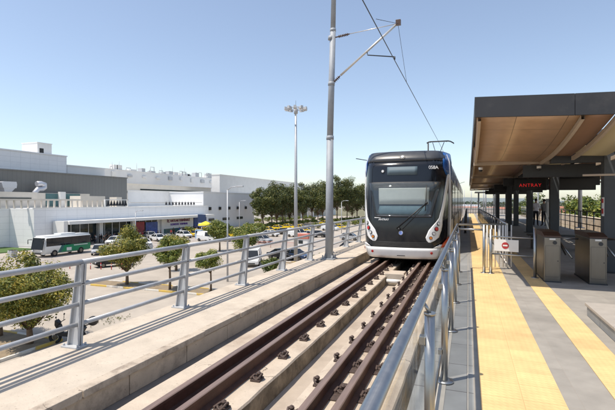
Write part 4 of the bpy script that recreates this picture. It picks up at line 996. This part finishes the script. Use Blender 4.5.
MB().cbox(-.7, .7, -.8, 1.6, 2.80, 2.98, .05).build('roof_unit', white_p, bs); MB().box(-.8, .8, -3.99, -3.95, .45, .6).build('grille', black_m, bs)

# motorcycle by the near tree
mc = thing('motorcycle', 'black motor scooter with a round top box parked beside the near tree trunk', 'motorcycle', (-21.15, 18.0, GZ), R(-72)); mc.scale = (1.12,) * 3
for y in (-.68, .62):
    w = MB(); n = 24; w.tube([(0, y + .26 * math.cos(2 * math.pi * i / n), .32 + .26 * math.sin(2 * math.pi * i / n)) for i in range(n + 1)], .075, 8, cap=False); wo = w.build('wheel', tyre_m, mc)
    MB().tube([(-.05, y, .32), (.05, y, .32)], .12, 12).build('hub', inox_br, wo)
b = MB(); b.prism([(-.5, .45), (-.35, .4), (.1, .38), (.75, .55), (.9, .8), (.75, .9), (.1, .82), (.0, .6), (-.3, .55), (-.42, .95), (-.52, .95)], lambda p, q, t: (t, p, q), -.14, .14); b.build('body', black_m, mc)
b = MB(); b.cbox(-.15, .15, .05, .8, .84, .95, .05); b.build('seat', tyre_m, mc)
b = MB(); b.tube([(0, -.68, .32), (0, -.45, 1.05)], .035, 8); b.tube([(-.35, -.38, 1.12), (0, -.45, 1.05), (.35, -.38, 1.12)], .02, 8); b.tube([(.25, -.4, 1.1), (.33, -.42, 1.35)], .012, 6); b.tube([(-.25, -.4, 1.1), (-.33, -.42, 1.35)], .012, 6); b.ball((.34, -.42, 1.4), (.07, .02, .05)); b.ball((-.34, -.42, 1.4), (.07, .02, .05)); b.build('handlebar', black_m, mc)
b = MB(); b.prism([(-.5, .75), (-.62, .95), (-.6, 1.2), (-.45, 1.05)], lambda p, q, t: (t, p, q), -.16, .16); b.build('front_cowl', black_m, mc)
b = MB(); b.tube([(0, .8, .88), (0, 1.15, 1.02)], .03, 8); b.ball((0, 1.28, 1.16), (.26, .26, .24), 16); b.build('top_box', black_m, mc)

# ------------------------------------------------------------------ trees and plants
def leaves(mb, c, rad, n, size, rnd, shell=.6):
    for _ in range(n):
        d = Vector((rnd.gauss(0, 1), rnd.gauss(0, 1), rnd.gauss(0, 1))).normalized()
        r = (shell + (1 - shell) * rnd.random()) if rnd.random() < .75 else rnd.random()
        p = Vector((c[0] + d.x * rad[0] * r, c[1] + d.y * rad[1] * r, c[2] + d.z * rad[2] * r))
        nrm = (d + Vector((rnd.gauss(0, .6), rnd.gauss(0, .6), rnd.gauss(0, .6) + .4))).normalized()
        a = nrm.orthogonal().normalized(); a.rotate(__import__('mathutils').Quaternion(nrm, rnd.random() * 6.28)); bb = nrm.cross(a)
        s = size * rnd.uniform(.6, 1.3)
        o = len(mb.v); mb.v += [tuple(p - a * s), tuple(p + bb * s * .5), tuple(p + a * s), tuple(p - bb * s * .5)]
        mb.f.append((o, o + 1, o + 2, o + 3)); mb.m.append(0); mb.sm.append(False)
def fast_mesh(mb, name, mat, par):
    me = bpy.data.meshes.new(name); me.from_pydata(mb.v, [], mb.f); me.update(); return raw(name, me, mat, par)
leaf_olive = leafmat('olive leaves', [(.065, .09, .015), (.15, .175, .028), (.28, .27, .045), (.46, .36, .06)])
leaf_green = leafmat('green leaves', [(.05, .08, .013), (.115, .16, .026), (.20, .24, .038), (.33, .31, .055)])
leaf_pine = leafmat('pine needles', [(.03, .05, .015), (.06, .085, .022), (.11, .13, .03), (.19, .17, .035)], .15)
leaf_pine2 = leafmat('lighter pine needles', [(.04, .06, .015), (.075, .10, .022), (.13, .15, .035), (.22, .20, .045)], .2)
leaf_bright = leafmat('bright leaves', [(.04, .07, .012), (.08, .12, .02), (.14, .17, .03), (.2, .2, .05)])
def tree(name, label, x, y, zb, h, rad, trunk_h, n, size, mat, seed, cat='tree', group=None, tr_r=.13, clumps=26, flat=.8, lean=0):
    rnd = random.Random(seed); t = thing(name, label, cat, (x, y, zb), group=group)
    cz = (h + trunk_h) / 2; rz_ = (h - trunk_h) / 2 * 1.02
    b = MB(); L = MB()
    b.tube([(0, 0, -.1), (lean * .3, .03, trunk_h * .5), (lean * .6, 0, trunk_h * 1.0), (lean, 0, cz)], [tr_r * 1.3, tr_r, tr_r * .85, tr_r * .4], 9)
    for i in range(clumps):
        d = Vector((rnd.gauss(0, 1), rnd.gauss(0, 1), rnd.gauss(0, .8))).normalized() * (rnd.random() ** .4) * rnd.uniform(.62, .95)
        c = Vector((lean + d.x * rad, d.y * rad, cz + d.z * rz_)); cr = rad * rnd.uniform(.18, .38)
        m = (Vector((lean * .6, 0, trunk_h)) + c) / 2 + Vector((0, 0, -.08 * rad))
        b.tube([(lean * .6, 0, trunk_h * .92), m, c], [tr_r * .3, tr_r * .14, tr_r * .05], 5)
        leaves(L, c, (cr, cr, cr * flat), n // clumps, size, rnd)
    leaves(L, (lean, 0, cz - rz_ * .12), (rad * .78, rad * .78, rz_ * .82), n // 3, size, rnd, .3)
    b.build('trunk', bark, t); fast_mesh(L, 'crown', mat, t); return t
tree('round_tree', 'large broad tree with yellowing olive leaves close behind the railing', -22.9, 17.0, GZ, 5.2, 2.35, .9, 26000, .075, leaf_olive, 1, tr_r=.17, clumps=70)
tree('round_tree', 'tree cut by the left edge of the photo, behind the near tree', -25.9, 17.4, GZ, 4.9, 2.0, 1.0, 13000, .08, leaf_olive, 2, clumps=44)
tree('round_tree', 'round olive tree in the kerbed bed right of the black car, leftmost of three', -30.6, 32.5, GZ, 5.7, 2.3, 1.4, 16000, .085, leaf_olive, 3, tr_r=.14, clumps=34, group='small trees in the long kerbed bed')
tree('round_tree', 'slighter green tree in the middle of the kerbed bed', -25.3, 32.1, GZ, 4.9, 1.7, 2.0, 7500, .085, leaf_green, 4, tr_r=.10, clumps=24, group='small trees in the long kerbed bed')
tree('round_tree', 'small sparse green tree at the right end of the kerbed bed', -21.3, 32.6, GZ, 3.95, 1.45, 1.8, 5200, .08, leaf_green, 5, tr_r=.08, clumps=20, group='small trees in the long kerbed bed')
tree('round_tree', 'dense green tree in front of the blue panel, left of the parasol', -37.9, 60.6, GZ, 5.3, 2.5, 1.5, 9000, .12, leaf_green, 6, clumps=30, group=None)
tree('leafy_bush', 'low green bush between the high mast foot and the railing', -17.0, 48.5, GZ, 2.0, 1.5, .1, 3200, .10, leaf_bright, 210, 'bush', clumps=24, tr_r=.05)
tree('round_tree', 'round olive green tree left of the slim nearest street lamp', *at(176, 50), GZ, 4.6, 1.9, 1.5, 6000, .10, leaf_olive, 211, clumps=26)
tree('round_tree', 'round green tree right above the white van', -28.2, 50.9, GZ, 5.5, 2.2, 1.3, 8000, .11, leaf_green, 7, clumps=26)
tree('leafy_bush', 'low spreading green bush in front of the navy car', -20.0, 42.5, GZ, 2.2, 1.35, .25, 2400, .12, leaf_bright, 8, 'bush', clumps=22, tr_r=.05)
tree('leafy_bush', 'green bush right of the catenary mast base beyond the walkway', -12.5, 52.5, GZ, 1.6, 1.6, .1, 1800, .13, leaf_bright, 9, 'bush', clumps=20, tr_r=.05)
tree('leafy_bush', 'low green bush left of the catenary mast base behind the railing', -17.5, 57.5, GZ, 1.5, 1.5, .1, 1500, .13, leaf_bright, 10, 'bush', clumps=18, tr_r=.05)
# scattered seedlings on the bare paving beside the scooter
rnd = random.Random(5); b = MB()
for i in range(46):
    x, y = -22.5 + rnd.gauss(0, .6), 22.3 + rnd.gauss(0, .8)
    leaves(b, (x, y, GZ + .08), (.07, .07, .05), 7, .04, rnd)
tag(fast_mesh(b, 'weeds', leaf_pine, None), 'scattered dark tufts of weeds on the bare paving behind the railing', 'weeds', kind='stuff')
# tall pines before the far terminal
pines = []
for (px_, Z_, top, r_) in ((264, 136, 187, 3.6), (272, 140, 181, 4.0), (283, 145, 177.5, 4.6), (294, 150, 182, 4.0), (303, 160, 186, 3.8), (312, 172, 176, 5.0), (323, 168, 178, 4.6), (337, 178, 171, 5.0), (347, 182, 175, 5.0), (357, 190, 178, 5.2), (366, 200, 184, 5.2), (331, 190, 179, 5), (375, 220, 186, 5.5), (390, 230, 188, 5.5), (277, 165, 184, 4.5), (290, 170, 183, 4.5), (318, 195, 180, 5), (352, 205, 180, 5.5)):
    a_, b_ = at(px_, Z_); pines.append((a_, b_, 8 + (202 - top) * Z_ / 430, r_))
plab = ['leftmost pine, low and leaning over the taxis', 'second pine from the left with a full rounded crown', 'broad pine just left of the high mast', 'shorter pine directly behind the high mast', 'narrow pine just right of the high mast', 'tall grey green pine between high mast and catenary mast', 'yellowish pine left of the catenary mast', 'tallest pine right behind the catenary mast', 'pine just right of the catenary mast', 'second pine right of the catenary mast', 'third pine right of the catenary mast', 'lower pine filling the gap behind the catenary mast', 'pine close to the left edge of the tram', 'pine mostly hidden behind the tram', 'back row pine behind the second pine from the left', 'back row pine directly behind the high mast', 'back row pine behind the grey green pine', 'back row pine right of the catenary mast']
for i, (x, y, h, r_) in enumerate(pines):
    tree('pine_tree', plab[i], x, y, GZ, h, r_ * 1.2, h * (.22 if i < 14 else .1), 10500, .23, leaf_pine if i % 3 else leaf_pine2, 20 + i, tr_r=.22, clumps=40, group='tall pines before the far terminal', lean=(-.8 if i == 0 else random.uniform(-.4, .4)))
for i in range(34):
    x, y = at(250 + i * 3.6 + random.uniform(-1, 1), 128 + (i * 37 % 70)); tree('hedge_bush', 'low dark green bush in the rows under the pines', x, y, GZ, random.uniform(1.4, 2.4), 2.3, .05, 800, .17, leaf_green, 60 + i, 'bush', 'low bushes under the pines', .05, 12)
for i, (px_, Z_) in enumerate(((206, 96), (212, 104), (238, 100), (246, 112), (190, 100), (262, 108), (248, 92))):
    x, y = at(px_, Z_); tree('hedge_bush', 'rounded green shrub among the taxis in front of the grey terminal wing', x, y, GZ, 2.4, 1.6, .2, 900, .15, leaf_green, 160 + i, 'bush', 'shrubs among the taxis', .05, 14)
# right side of the platform
for i, (x, y, h, r_, lb) in enumerate(((14.5, 46, 9.2, 3.2, 'leafy yellow green tree beside the near dark column'), (13, 58, 9.0, 3.0, 'green tree behind the pale mast on the right'), (15, 72, 9.6, 3.6, 'green tree left of the pale mast, seen under the blank display'), (22, 54, 9.5, 3.5, 'tree right of the near dark column'), (10, 86, 9.4, 3.4, 'far green tree under the blank display'), (24, 90, 9.2, 4.2, 'broad green tree farther back on the right'))):
    tree('street_tree', lb, x, y, GZ, h, r_, 3.4, 4200, .2, [leaf_bright, leaf_green][i % 2], 100 + i, clumps=30, tr_r=.16)
terra = M('terracotta roof', (.36, .15, .10), .8)
for i, (x0, x1, y, z1, lb) in enumerate(((-14, 4, 215, -.6, 'distant low pale house with reddish roof just right of the tram'), (9, 26, 230, -1.0, 'distant wide reddish roofed shed seen left under the canopy'), (24, 40, 205, -1.4, 'distant pale house between the far canopy columns'), (40, 70, 260, -.8, 'distant long low shed behind the two people'), (-6, 6, 262, .2, 'farthest pale block at the end of the track'), (66, 90, 190, -1.0, 'distant pale house behind the right hand trees'))):
    t = thing('distant_house', lb, 'house', ((x0 + x1) / 2, y, GZ)); hw_ = (x1 - x0) / 2; zt = z1 - GZ
    MB().box(-hw_, hw_, 0, 12, 0, zt - 1.6).build('wall', [cream_wall, white_flat, far_wall][i % 3], t)
    MB().prism([(-.6, zt - 1.59), (12.6, zt - 1.59), (6, zt)], lambda p_, q_, t_: (t_, p_, q_), -hw_ - .5, hw_ + .5).build('roof', terra if i != 4 else galv_post, t)
    for k in range(4): MB().box(-hw_ * .8 + k * hw_ * .45, -hw_ * .8 + k * hw_ * .45 + 1.3, -.05, -.01, 1.2, 2.6).build('window', dark_glass, t)
for i in range(16):
    tree('roadside_tree', 'rounded green tree in the loose belt beyond the end of the platform', random.uniform(-20, 90), random.uniform(150, 300), GZ, random.uniform(4.5, 7), random.uniform(2.5, 3.8), 1.2, 900, .38, [leaf_green, leaf_pine, leaf_olive][i % 3], 300 + i, group='trees in the belt beyond the platform', clumps=14)
# far woods on the horizon
b = MB(); rnd = random.Random(11)
for i in range(900):
    x = rnd.uniform(-420, 900); y = rnd.uniform(520, 640); leaves(b, (x, y, GZ + rnd.uniform(2.5, 7.5)), (9, 9, 3.2), 14, 2.2, rnd)
tag(fast_mesh(b, 'far_woods', leafmat('far woods', [(.045, .065, .04), (.06, .08, .045), (.08, .095, .05), (.1, .11, .06)], .1), None), 'low wooded belt along the horizon', 'woods', kind='stuff')
b = MB(); n = 90; vs = []
for i in range(n + 1):
    x = -2600 + 5200 * i / n; h = 8 + 6 * math.sin(i * .31) + 5 * math.sin(i * .13 + 2) + 2 * math.sin(i * .9)
    vs += [(x, 2500, GZ), (x, 2700, GZ + h * 1.4 + 8), (x, 2900, GZ)]
b.add(vs, [(3 * i + k, 3 * i + k + 1, 3 * i + 4 + k, 3 * i + 3 + k) for i in range(n) for k in (0, 1)], 0, True)
struct('hills', b, M('distant hills', (.17, .20, .20), .95, var=.15, scale=.005))
# thin line-side masts farther away seen past the tram
for i, (x, y, h) in enumerate(((2.2, 62, 5.2), (-4.8, 80, 5.5), (3.0, 96, 5.4), (9.5, 70, 5.4), (6.5, 110, 5.6), (-1, 130, 5))):
    tag(MB().tube([(x, y, -.6), (x, y, h)], [.12, .08], 8).build('line_pole', galv_post), ['thin grey pole just right of the tram', 'thin grey pole hidden close behind the tram side', 'thin pole seen left under the canopy', 'thin pole between the far canopy columns', 'farther thin pole under the canopy', 'farthest thin pole at the end of the track'][i], 'pole')
ef = thing('end_fence', 'dark steel fence across the far end of the platform', 'fence', (-.3, 57.5, 0))
for z in (.15, .6, 1.15): MB().tube([(0, 0, z), (5.4, 0, z)], .03, 6).build('rail_tube', steel_dark2, ef)
for i in range(19): MB().tube([(.3 * i, 0, 0), (.3 * i, 0, 1.15)], .022, 6).build('post', steel_dark2, ef)
sh = thing('small_shelter', 'small dark waiting shelter at the far end of the platform', 'shelter', (1.1, 50, 0))
for x, y in ((0, 0), (1.6, 0), (0, 3), (1.6, 3)): MB().cbox(x - .05, x + .05, y - .05, y + .05, 0, 2.5, .01).build('post', steel_dark2, sh)
MB().cbox(-.4, 2.0, -.3, 3.3, 2.502, 2.62, .02).build('roof', steel_dark2, sh); MB().box(1.56, 1.6, .1, 2.9, .2, 2.2).build('glass_wall', smoke_glass, sh)
for i in range(9):
    t = thing('line_bollard', 'dark bollard in the row along the boarding edge beyond the gate', 'bollard', (-.12, 22 + 3.4 * i, 0), group='dark bollards along the far boarding edge')
    MB().tube([(0, 0, .005), (0, 0, .85)], .05, 10).build('post', steel_dark2, t); MB().tube([(0, 0, .02), (0, 0, .03)], .09, 12).build('foot', steel_dark2, t)
for i in range(7):
    x, y = [(-8.5, 120), (4.5, 84), (-2.5, 100), (12, 98), (1.0, 150), (7.5, 140), (-5, 160)][i]
    t = thing('far_catenary_mast', ['far mast with a bracket arm left of the tram line end', 'thin mast with arm seen just beyond the small shelter', 'thin mast with arm close beside the tram side', 'thin far mast with arm under the middle of the canopy', 'farthest mast with arm at the vanishing point', 'far mast with arm left of the far canopy columns', 'farthest mast with arm hidden next to the tram'][i], 'mast', (x, y, -.7))
    MB().tube([(0, 0, -5.7 if abs(x - 2) > 8 or y > 190 else 0), (0, 0, 7)], [.14, .1], 8).build('pole', galv_post, t); MB().tube([(0, 0, 6), (1.8 if x < 3 else -1.8, 0, 6.6)], .04, 6).build('arm', steel_dark, t)
# embankment that carries the line beyond the platform
struct('embankment', MB().box(-6, 10, 75.01, 190, GZ, -.75), gutter)

# ------------------------------------------------------------------ people
skin_m = M('skin', (.36, .20, .13), .6); hair_m = M('dark hair', (.012, .009, .007), .7)
def person(label, loc, rz, shirt, pants, H=1.74, group=None, female=False, pose=0, detail=True, carry=None):
    J = {'pelvis': (0, 0, .95), 'waist': (0, 0, 1.10), 'chest': (0, .01, 1.32), 'neck': (0, 0, 1.48), 'head0': (0, -.01, 1.56), 'head1': (0, -.02, 1.65), 'head2': (0, -.01, 1.72)}
    Rr = {'pelvis': (.15, .11), 'waist': (.13, .10), 'chest': (.165, .115), 'neck': (.055, .055), 'head0': (.065, .075), 'head1': (.08, .098), 'head2': (.06, .075)}
    E = [('pelvis', 'waist'), ('waist', 'chest'), ('chest', 'neck'), ('neck', 'head0'), ('head0', 'head1'), ('head1', 'head2')]
    st = (.10, -.06) if pose == 0 else (-.14, .16)
    for s, nm, sw in ((-1, 'l', st[0]), (1, 'r', st[1])):
        J[nm + 'hip'] = (s * .095, 0, .88); J[nm + 'knee'] = (s * .10, -sw * .4, .49); J[nm + 'ank'] = (s * .10, sw * .5, .09); J[nm + 'toe'] = (s * .115, sw * .5 - .16, .035)
        J[nm + 'sh'] = (s * .175, .01, 1.40); J[nm + 'elb'] = (s * .235, .03 - sw * .3, 1.12)
        bend = -.10 - (.14 if (pose == 1 and s > 0) else 0)
        J[nm + 'wri'] = (s * .235, bend + .04, .89 + (.1 if bend < -.2 else 0)); J[nm + 'hand'] = (s * .228, bend - .0, .82 + (.1 if bend < -.2 else 0))
        for k, r in (('hip', (.095, .10)), ('knee', (.058, .062)), ('ank', (.042, .045)), ('toe', (.04, .03)), ('sh', (.062, .062)), ('elb', (.042, .042)), ('wri', (.028, .03)), ('hand', (.022, .04))): Rr[nm + k] = r
        E += [('pelvis', nm + 'hip'), (nm + 'hip', nm + 'knee'), (nm + 'knee', nm + 'ank'), (nm + 'ank', nm + 'toe'), ('chest', nm + 'sh'), (nm + 'sh', nm + 'elb'), (nm + 'elb', nm + 'wri'), (nm + 'wri', nm + 'hand')]
        for f, (dx, dy, dz) in enumerate(((.0, -.030, -.075), (.002, -.010, -.085), (.002, .012, -.080), (0, .032, -.066), (-s * .03, -.05, -.03))):
            if not detail: break
            a = f'{nm}f{f}'; hx, hy, hz = J[nm + 'hand']; J[a] = (hx + dx, hy + dy, hz + dz); Rr[a] = (.009, .009); E.append((nm + 'hand', a))
    names = list(J); me = bpy.data.meshes.new('sk'); me.from_pydata([J[k] for k in names], [(names.index(a), names.index(c)) for a, c in E], [])
    o = bpy.data.objects.new('sk', me); C.objects.link(o); sk = o.modifiers.new('s', 'SKIN'); o.modifiers.new('u', 'SUBSURF').levels = 2 if detail else 1
    sk.use_smooth_shade = True
    for i, k in enumerate(names): me.skin_vertices[0].data[i].radius = Rr[k]; me.skin_vertices[0].data[i].use_root = (k == 'pelvis')
    bpy.context.view_layer.update()
    m2_ = bpy.data.meshes.new_from_object(o.evaluated_get(bpy.context.evaluated_depsgraph_get())); bpy.data.objects.remove(o)
    t = thing('person', label, 'person', loc, rz, group); t.scale = (H / 1.79,) * 3
    m2_.materials.clear()
    for m in (skin_m, shirt, pants, black_m): m2_.materials.append(m)
    for p in m2_.polygons:
        c = p.center; p.use_smooth = True
        if c.z < .10: p.material_index = 3
        elif abs(c.x) > .185 and c.z < 1.16: p.material_index = 0 if c.z < (1.12 if not female else .9) else 1
        elif c.z < .97: p.material_index = 2
        elif c.z < 1.475: p.material_index = 1
    bo = bpy.data.objects.new('body', m2_); C.objects.link(bo); bo.parent = t
    hb = MB(); hb.ball((0, .018, 1.695), (.088, .105, .09), 16)
    if female: hb.ball((0, .06, 1.58), (.08, .05, .12), 12)
    ho = hb.build('hair', hair_m, t)
    if detail:
        for s in (-1, 1): MB().ball((s * .032, -.105, 1.655), (.012, .008, .008), 8).build('eye', black_m, t); MB().ball((0, -.118, 1.625), (.013, .02, .022), 8).build('nose', skin_m, t)
        for s in (-1, 1): MB().ball((s * .083, .0, 1.64), (.012, .022, .03), 8).build('ear', skin_m, t)
        g = MB(); MB().ball((0, -.108, 1.59), (.024, .007, .006), 8).build('mouth', M('lips', (.25, .09, .07), .6), t)
    return t
cl = lambda n, c: M(n + ' cloth', c, .85, var=.15, scale=12, bump=.2)
shirt_w = cl('pale shirt', (.75, .72, .75)); jac = cl('grey jacket', (.13, .12, .11)); pants_d = cl('dark trousers', (.018, .018, .022)); jeans = cl('denim', (.05, .08, .15)); red_c = cl('red', (.35, .04, .04)); blue_c = cl('blue', (.05, .10, .3)); white_c = cl('white', (.65, .65, .65)); black_c = cl('black', (.02, .02, .02))
person('person in a pale shirt and dark trousers walking away under the canopy', (3.98, 30.2, 0), R(165), shirt_w, pants_d, 1.74, pose=1)
person('person in a dark grey jacket standing right of the one in the pale shirt', (4.45, 30.3, 0), R(200), jac, pants_d, 1.70)
protos = [person('person in dark clothes standing in the crowd outside the terminal entrance', (-66.2, 66, GZ), R(40), black_c, pants_d, 1.72, 'people in dark clothes at the terminal entrance', detail=False),
          person('person in white shirt and jeans in the crowd outside the terminal', (-65.5, 71, GZ), R(-60), white_c, jeans, 1.7, 'people in white shirts before the terminal', pose=1, detail=False),
          person('person in a blue top in the crowd outside the terminal', (-65.8, 76, GZ), R(120), blue_c, pants_d, 1.75, 'people in blue tops before the terminal', detail=False),
          person('person in a red top in the crowd outside the terminal', (-65.0, 83, GZ), R(10), red_c, pants_d, 1.68, 'people in red tops before the terminal', pose=1, detail=False)]
rnd = random.Random(9)
spots = []
for i in range(90):
    y = rnd.choice((rnd.uniform(62, 80), rnd.uniform(85, 99), rnd.uniform(62, 80))); x = rnd.uniform(-68.8, -64)
    if any((x - a) ** 2 + (y - c) ** 2 < .35 for a, c in spots): continue
    spots.append((x, y)); dup(protos[rnd.choice((0, 0, 0, 1, 2, 0, 0, 3))], (x, y, GZ), rnd.random() * 6.28)

# ------------------------------------------------------------------ camera, sky, sun
cam = bpy.data.cameras.new('camera'); co = bpy.data.objects.new('camera', cam); bpy.context.scene.collection.objects.link(co)
F = 430.0; cam.sensor_width = 36; cam.lens = F / 615 * 36; cam.clip_end = 8000; cam.clip_start = .05
TH = math.atan(160.5 / F); co.location = (0, 0, 1.5); co.rotation_euler = (R(90) - math.atan(3 / F), 0, TH)
sc = bpy.context.scene; sc.camera = co
sd = Vector((-.30, -.28, 1)).normalized(); el = math.asin(sd.z); az = math.atan2(sd.x, sd.y)
w = bpy.data.worlds.new('World'); sc.world = w; w.use_nodes = True; nt = w.node_tree; bg = nt.nodes['Background']
sk = nt.nodes.new('ShaderNodeTexSky'); sk.sky_type = 'NISHITA'; sk.sun_disc = False; sk.sun_elevation = el; sk.sun_rotation = az
sk.air_density = 1.0; sk.dust_density = 0.8; sk.ozone_density = 1.3; sk.altitude = 50
hs = nt.nodes.new('ShaderNodeHueSaturation'); hs.inputs['Saturation'].default_value = .84; hs.inputs['Value'].default_value = 1.12; nt.links.new(sk.outputs[0], hs.inputs['Color']); nt.links.new(hs.outputs[0], bg.inputs[0]); bg.inputs[1].default_value = .142
sun = bpy.data.lights.new('sun', 'SUN'); so = bpy.data.objects.new('sun', sun); bpy.context.scene.collection.objects.link(so)
sun.energy = 4.3; sun.angle = R(.53); sun.color = (1, .92, .81); so.rotation_euler = (-sd).to_track_quat('-Z', 'Y').to_euler(); so.location = (-20, -30, 60)
sc.view_settings.view_transform = 'Standard'; sc.view_settings.look = 'None'; sc.view_settings.gamma = 1; sc.view_settings.exposure = .27
sc.view_settings.use_curve_mapping = False
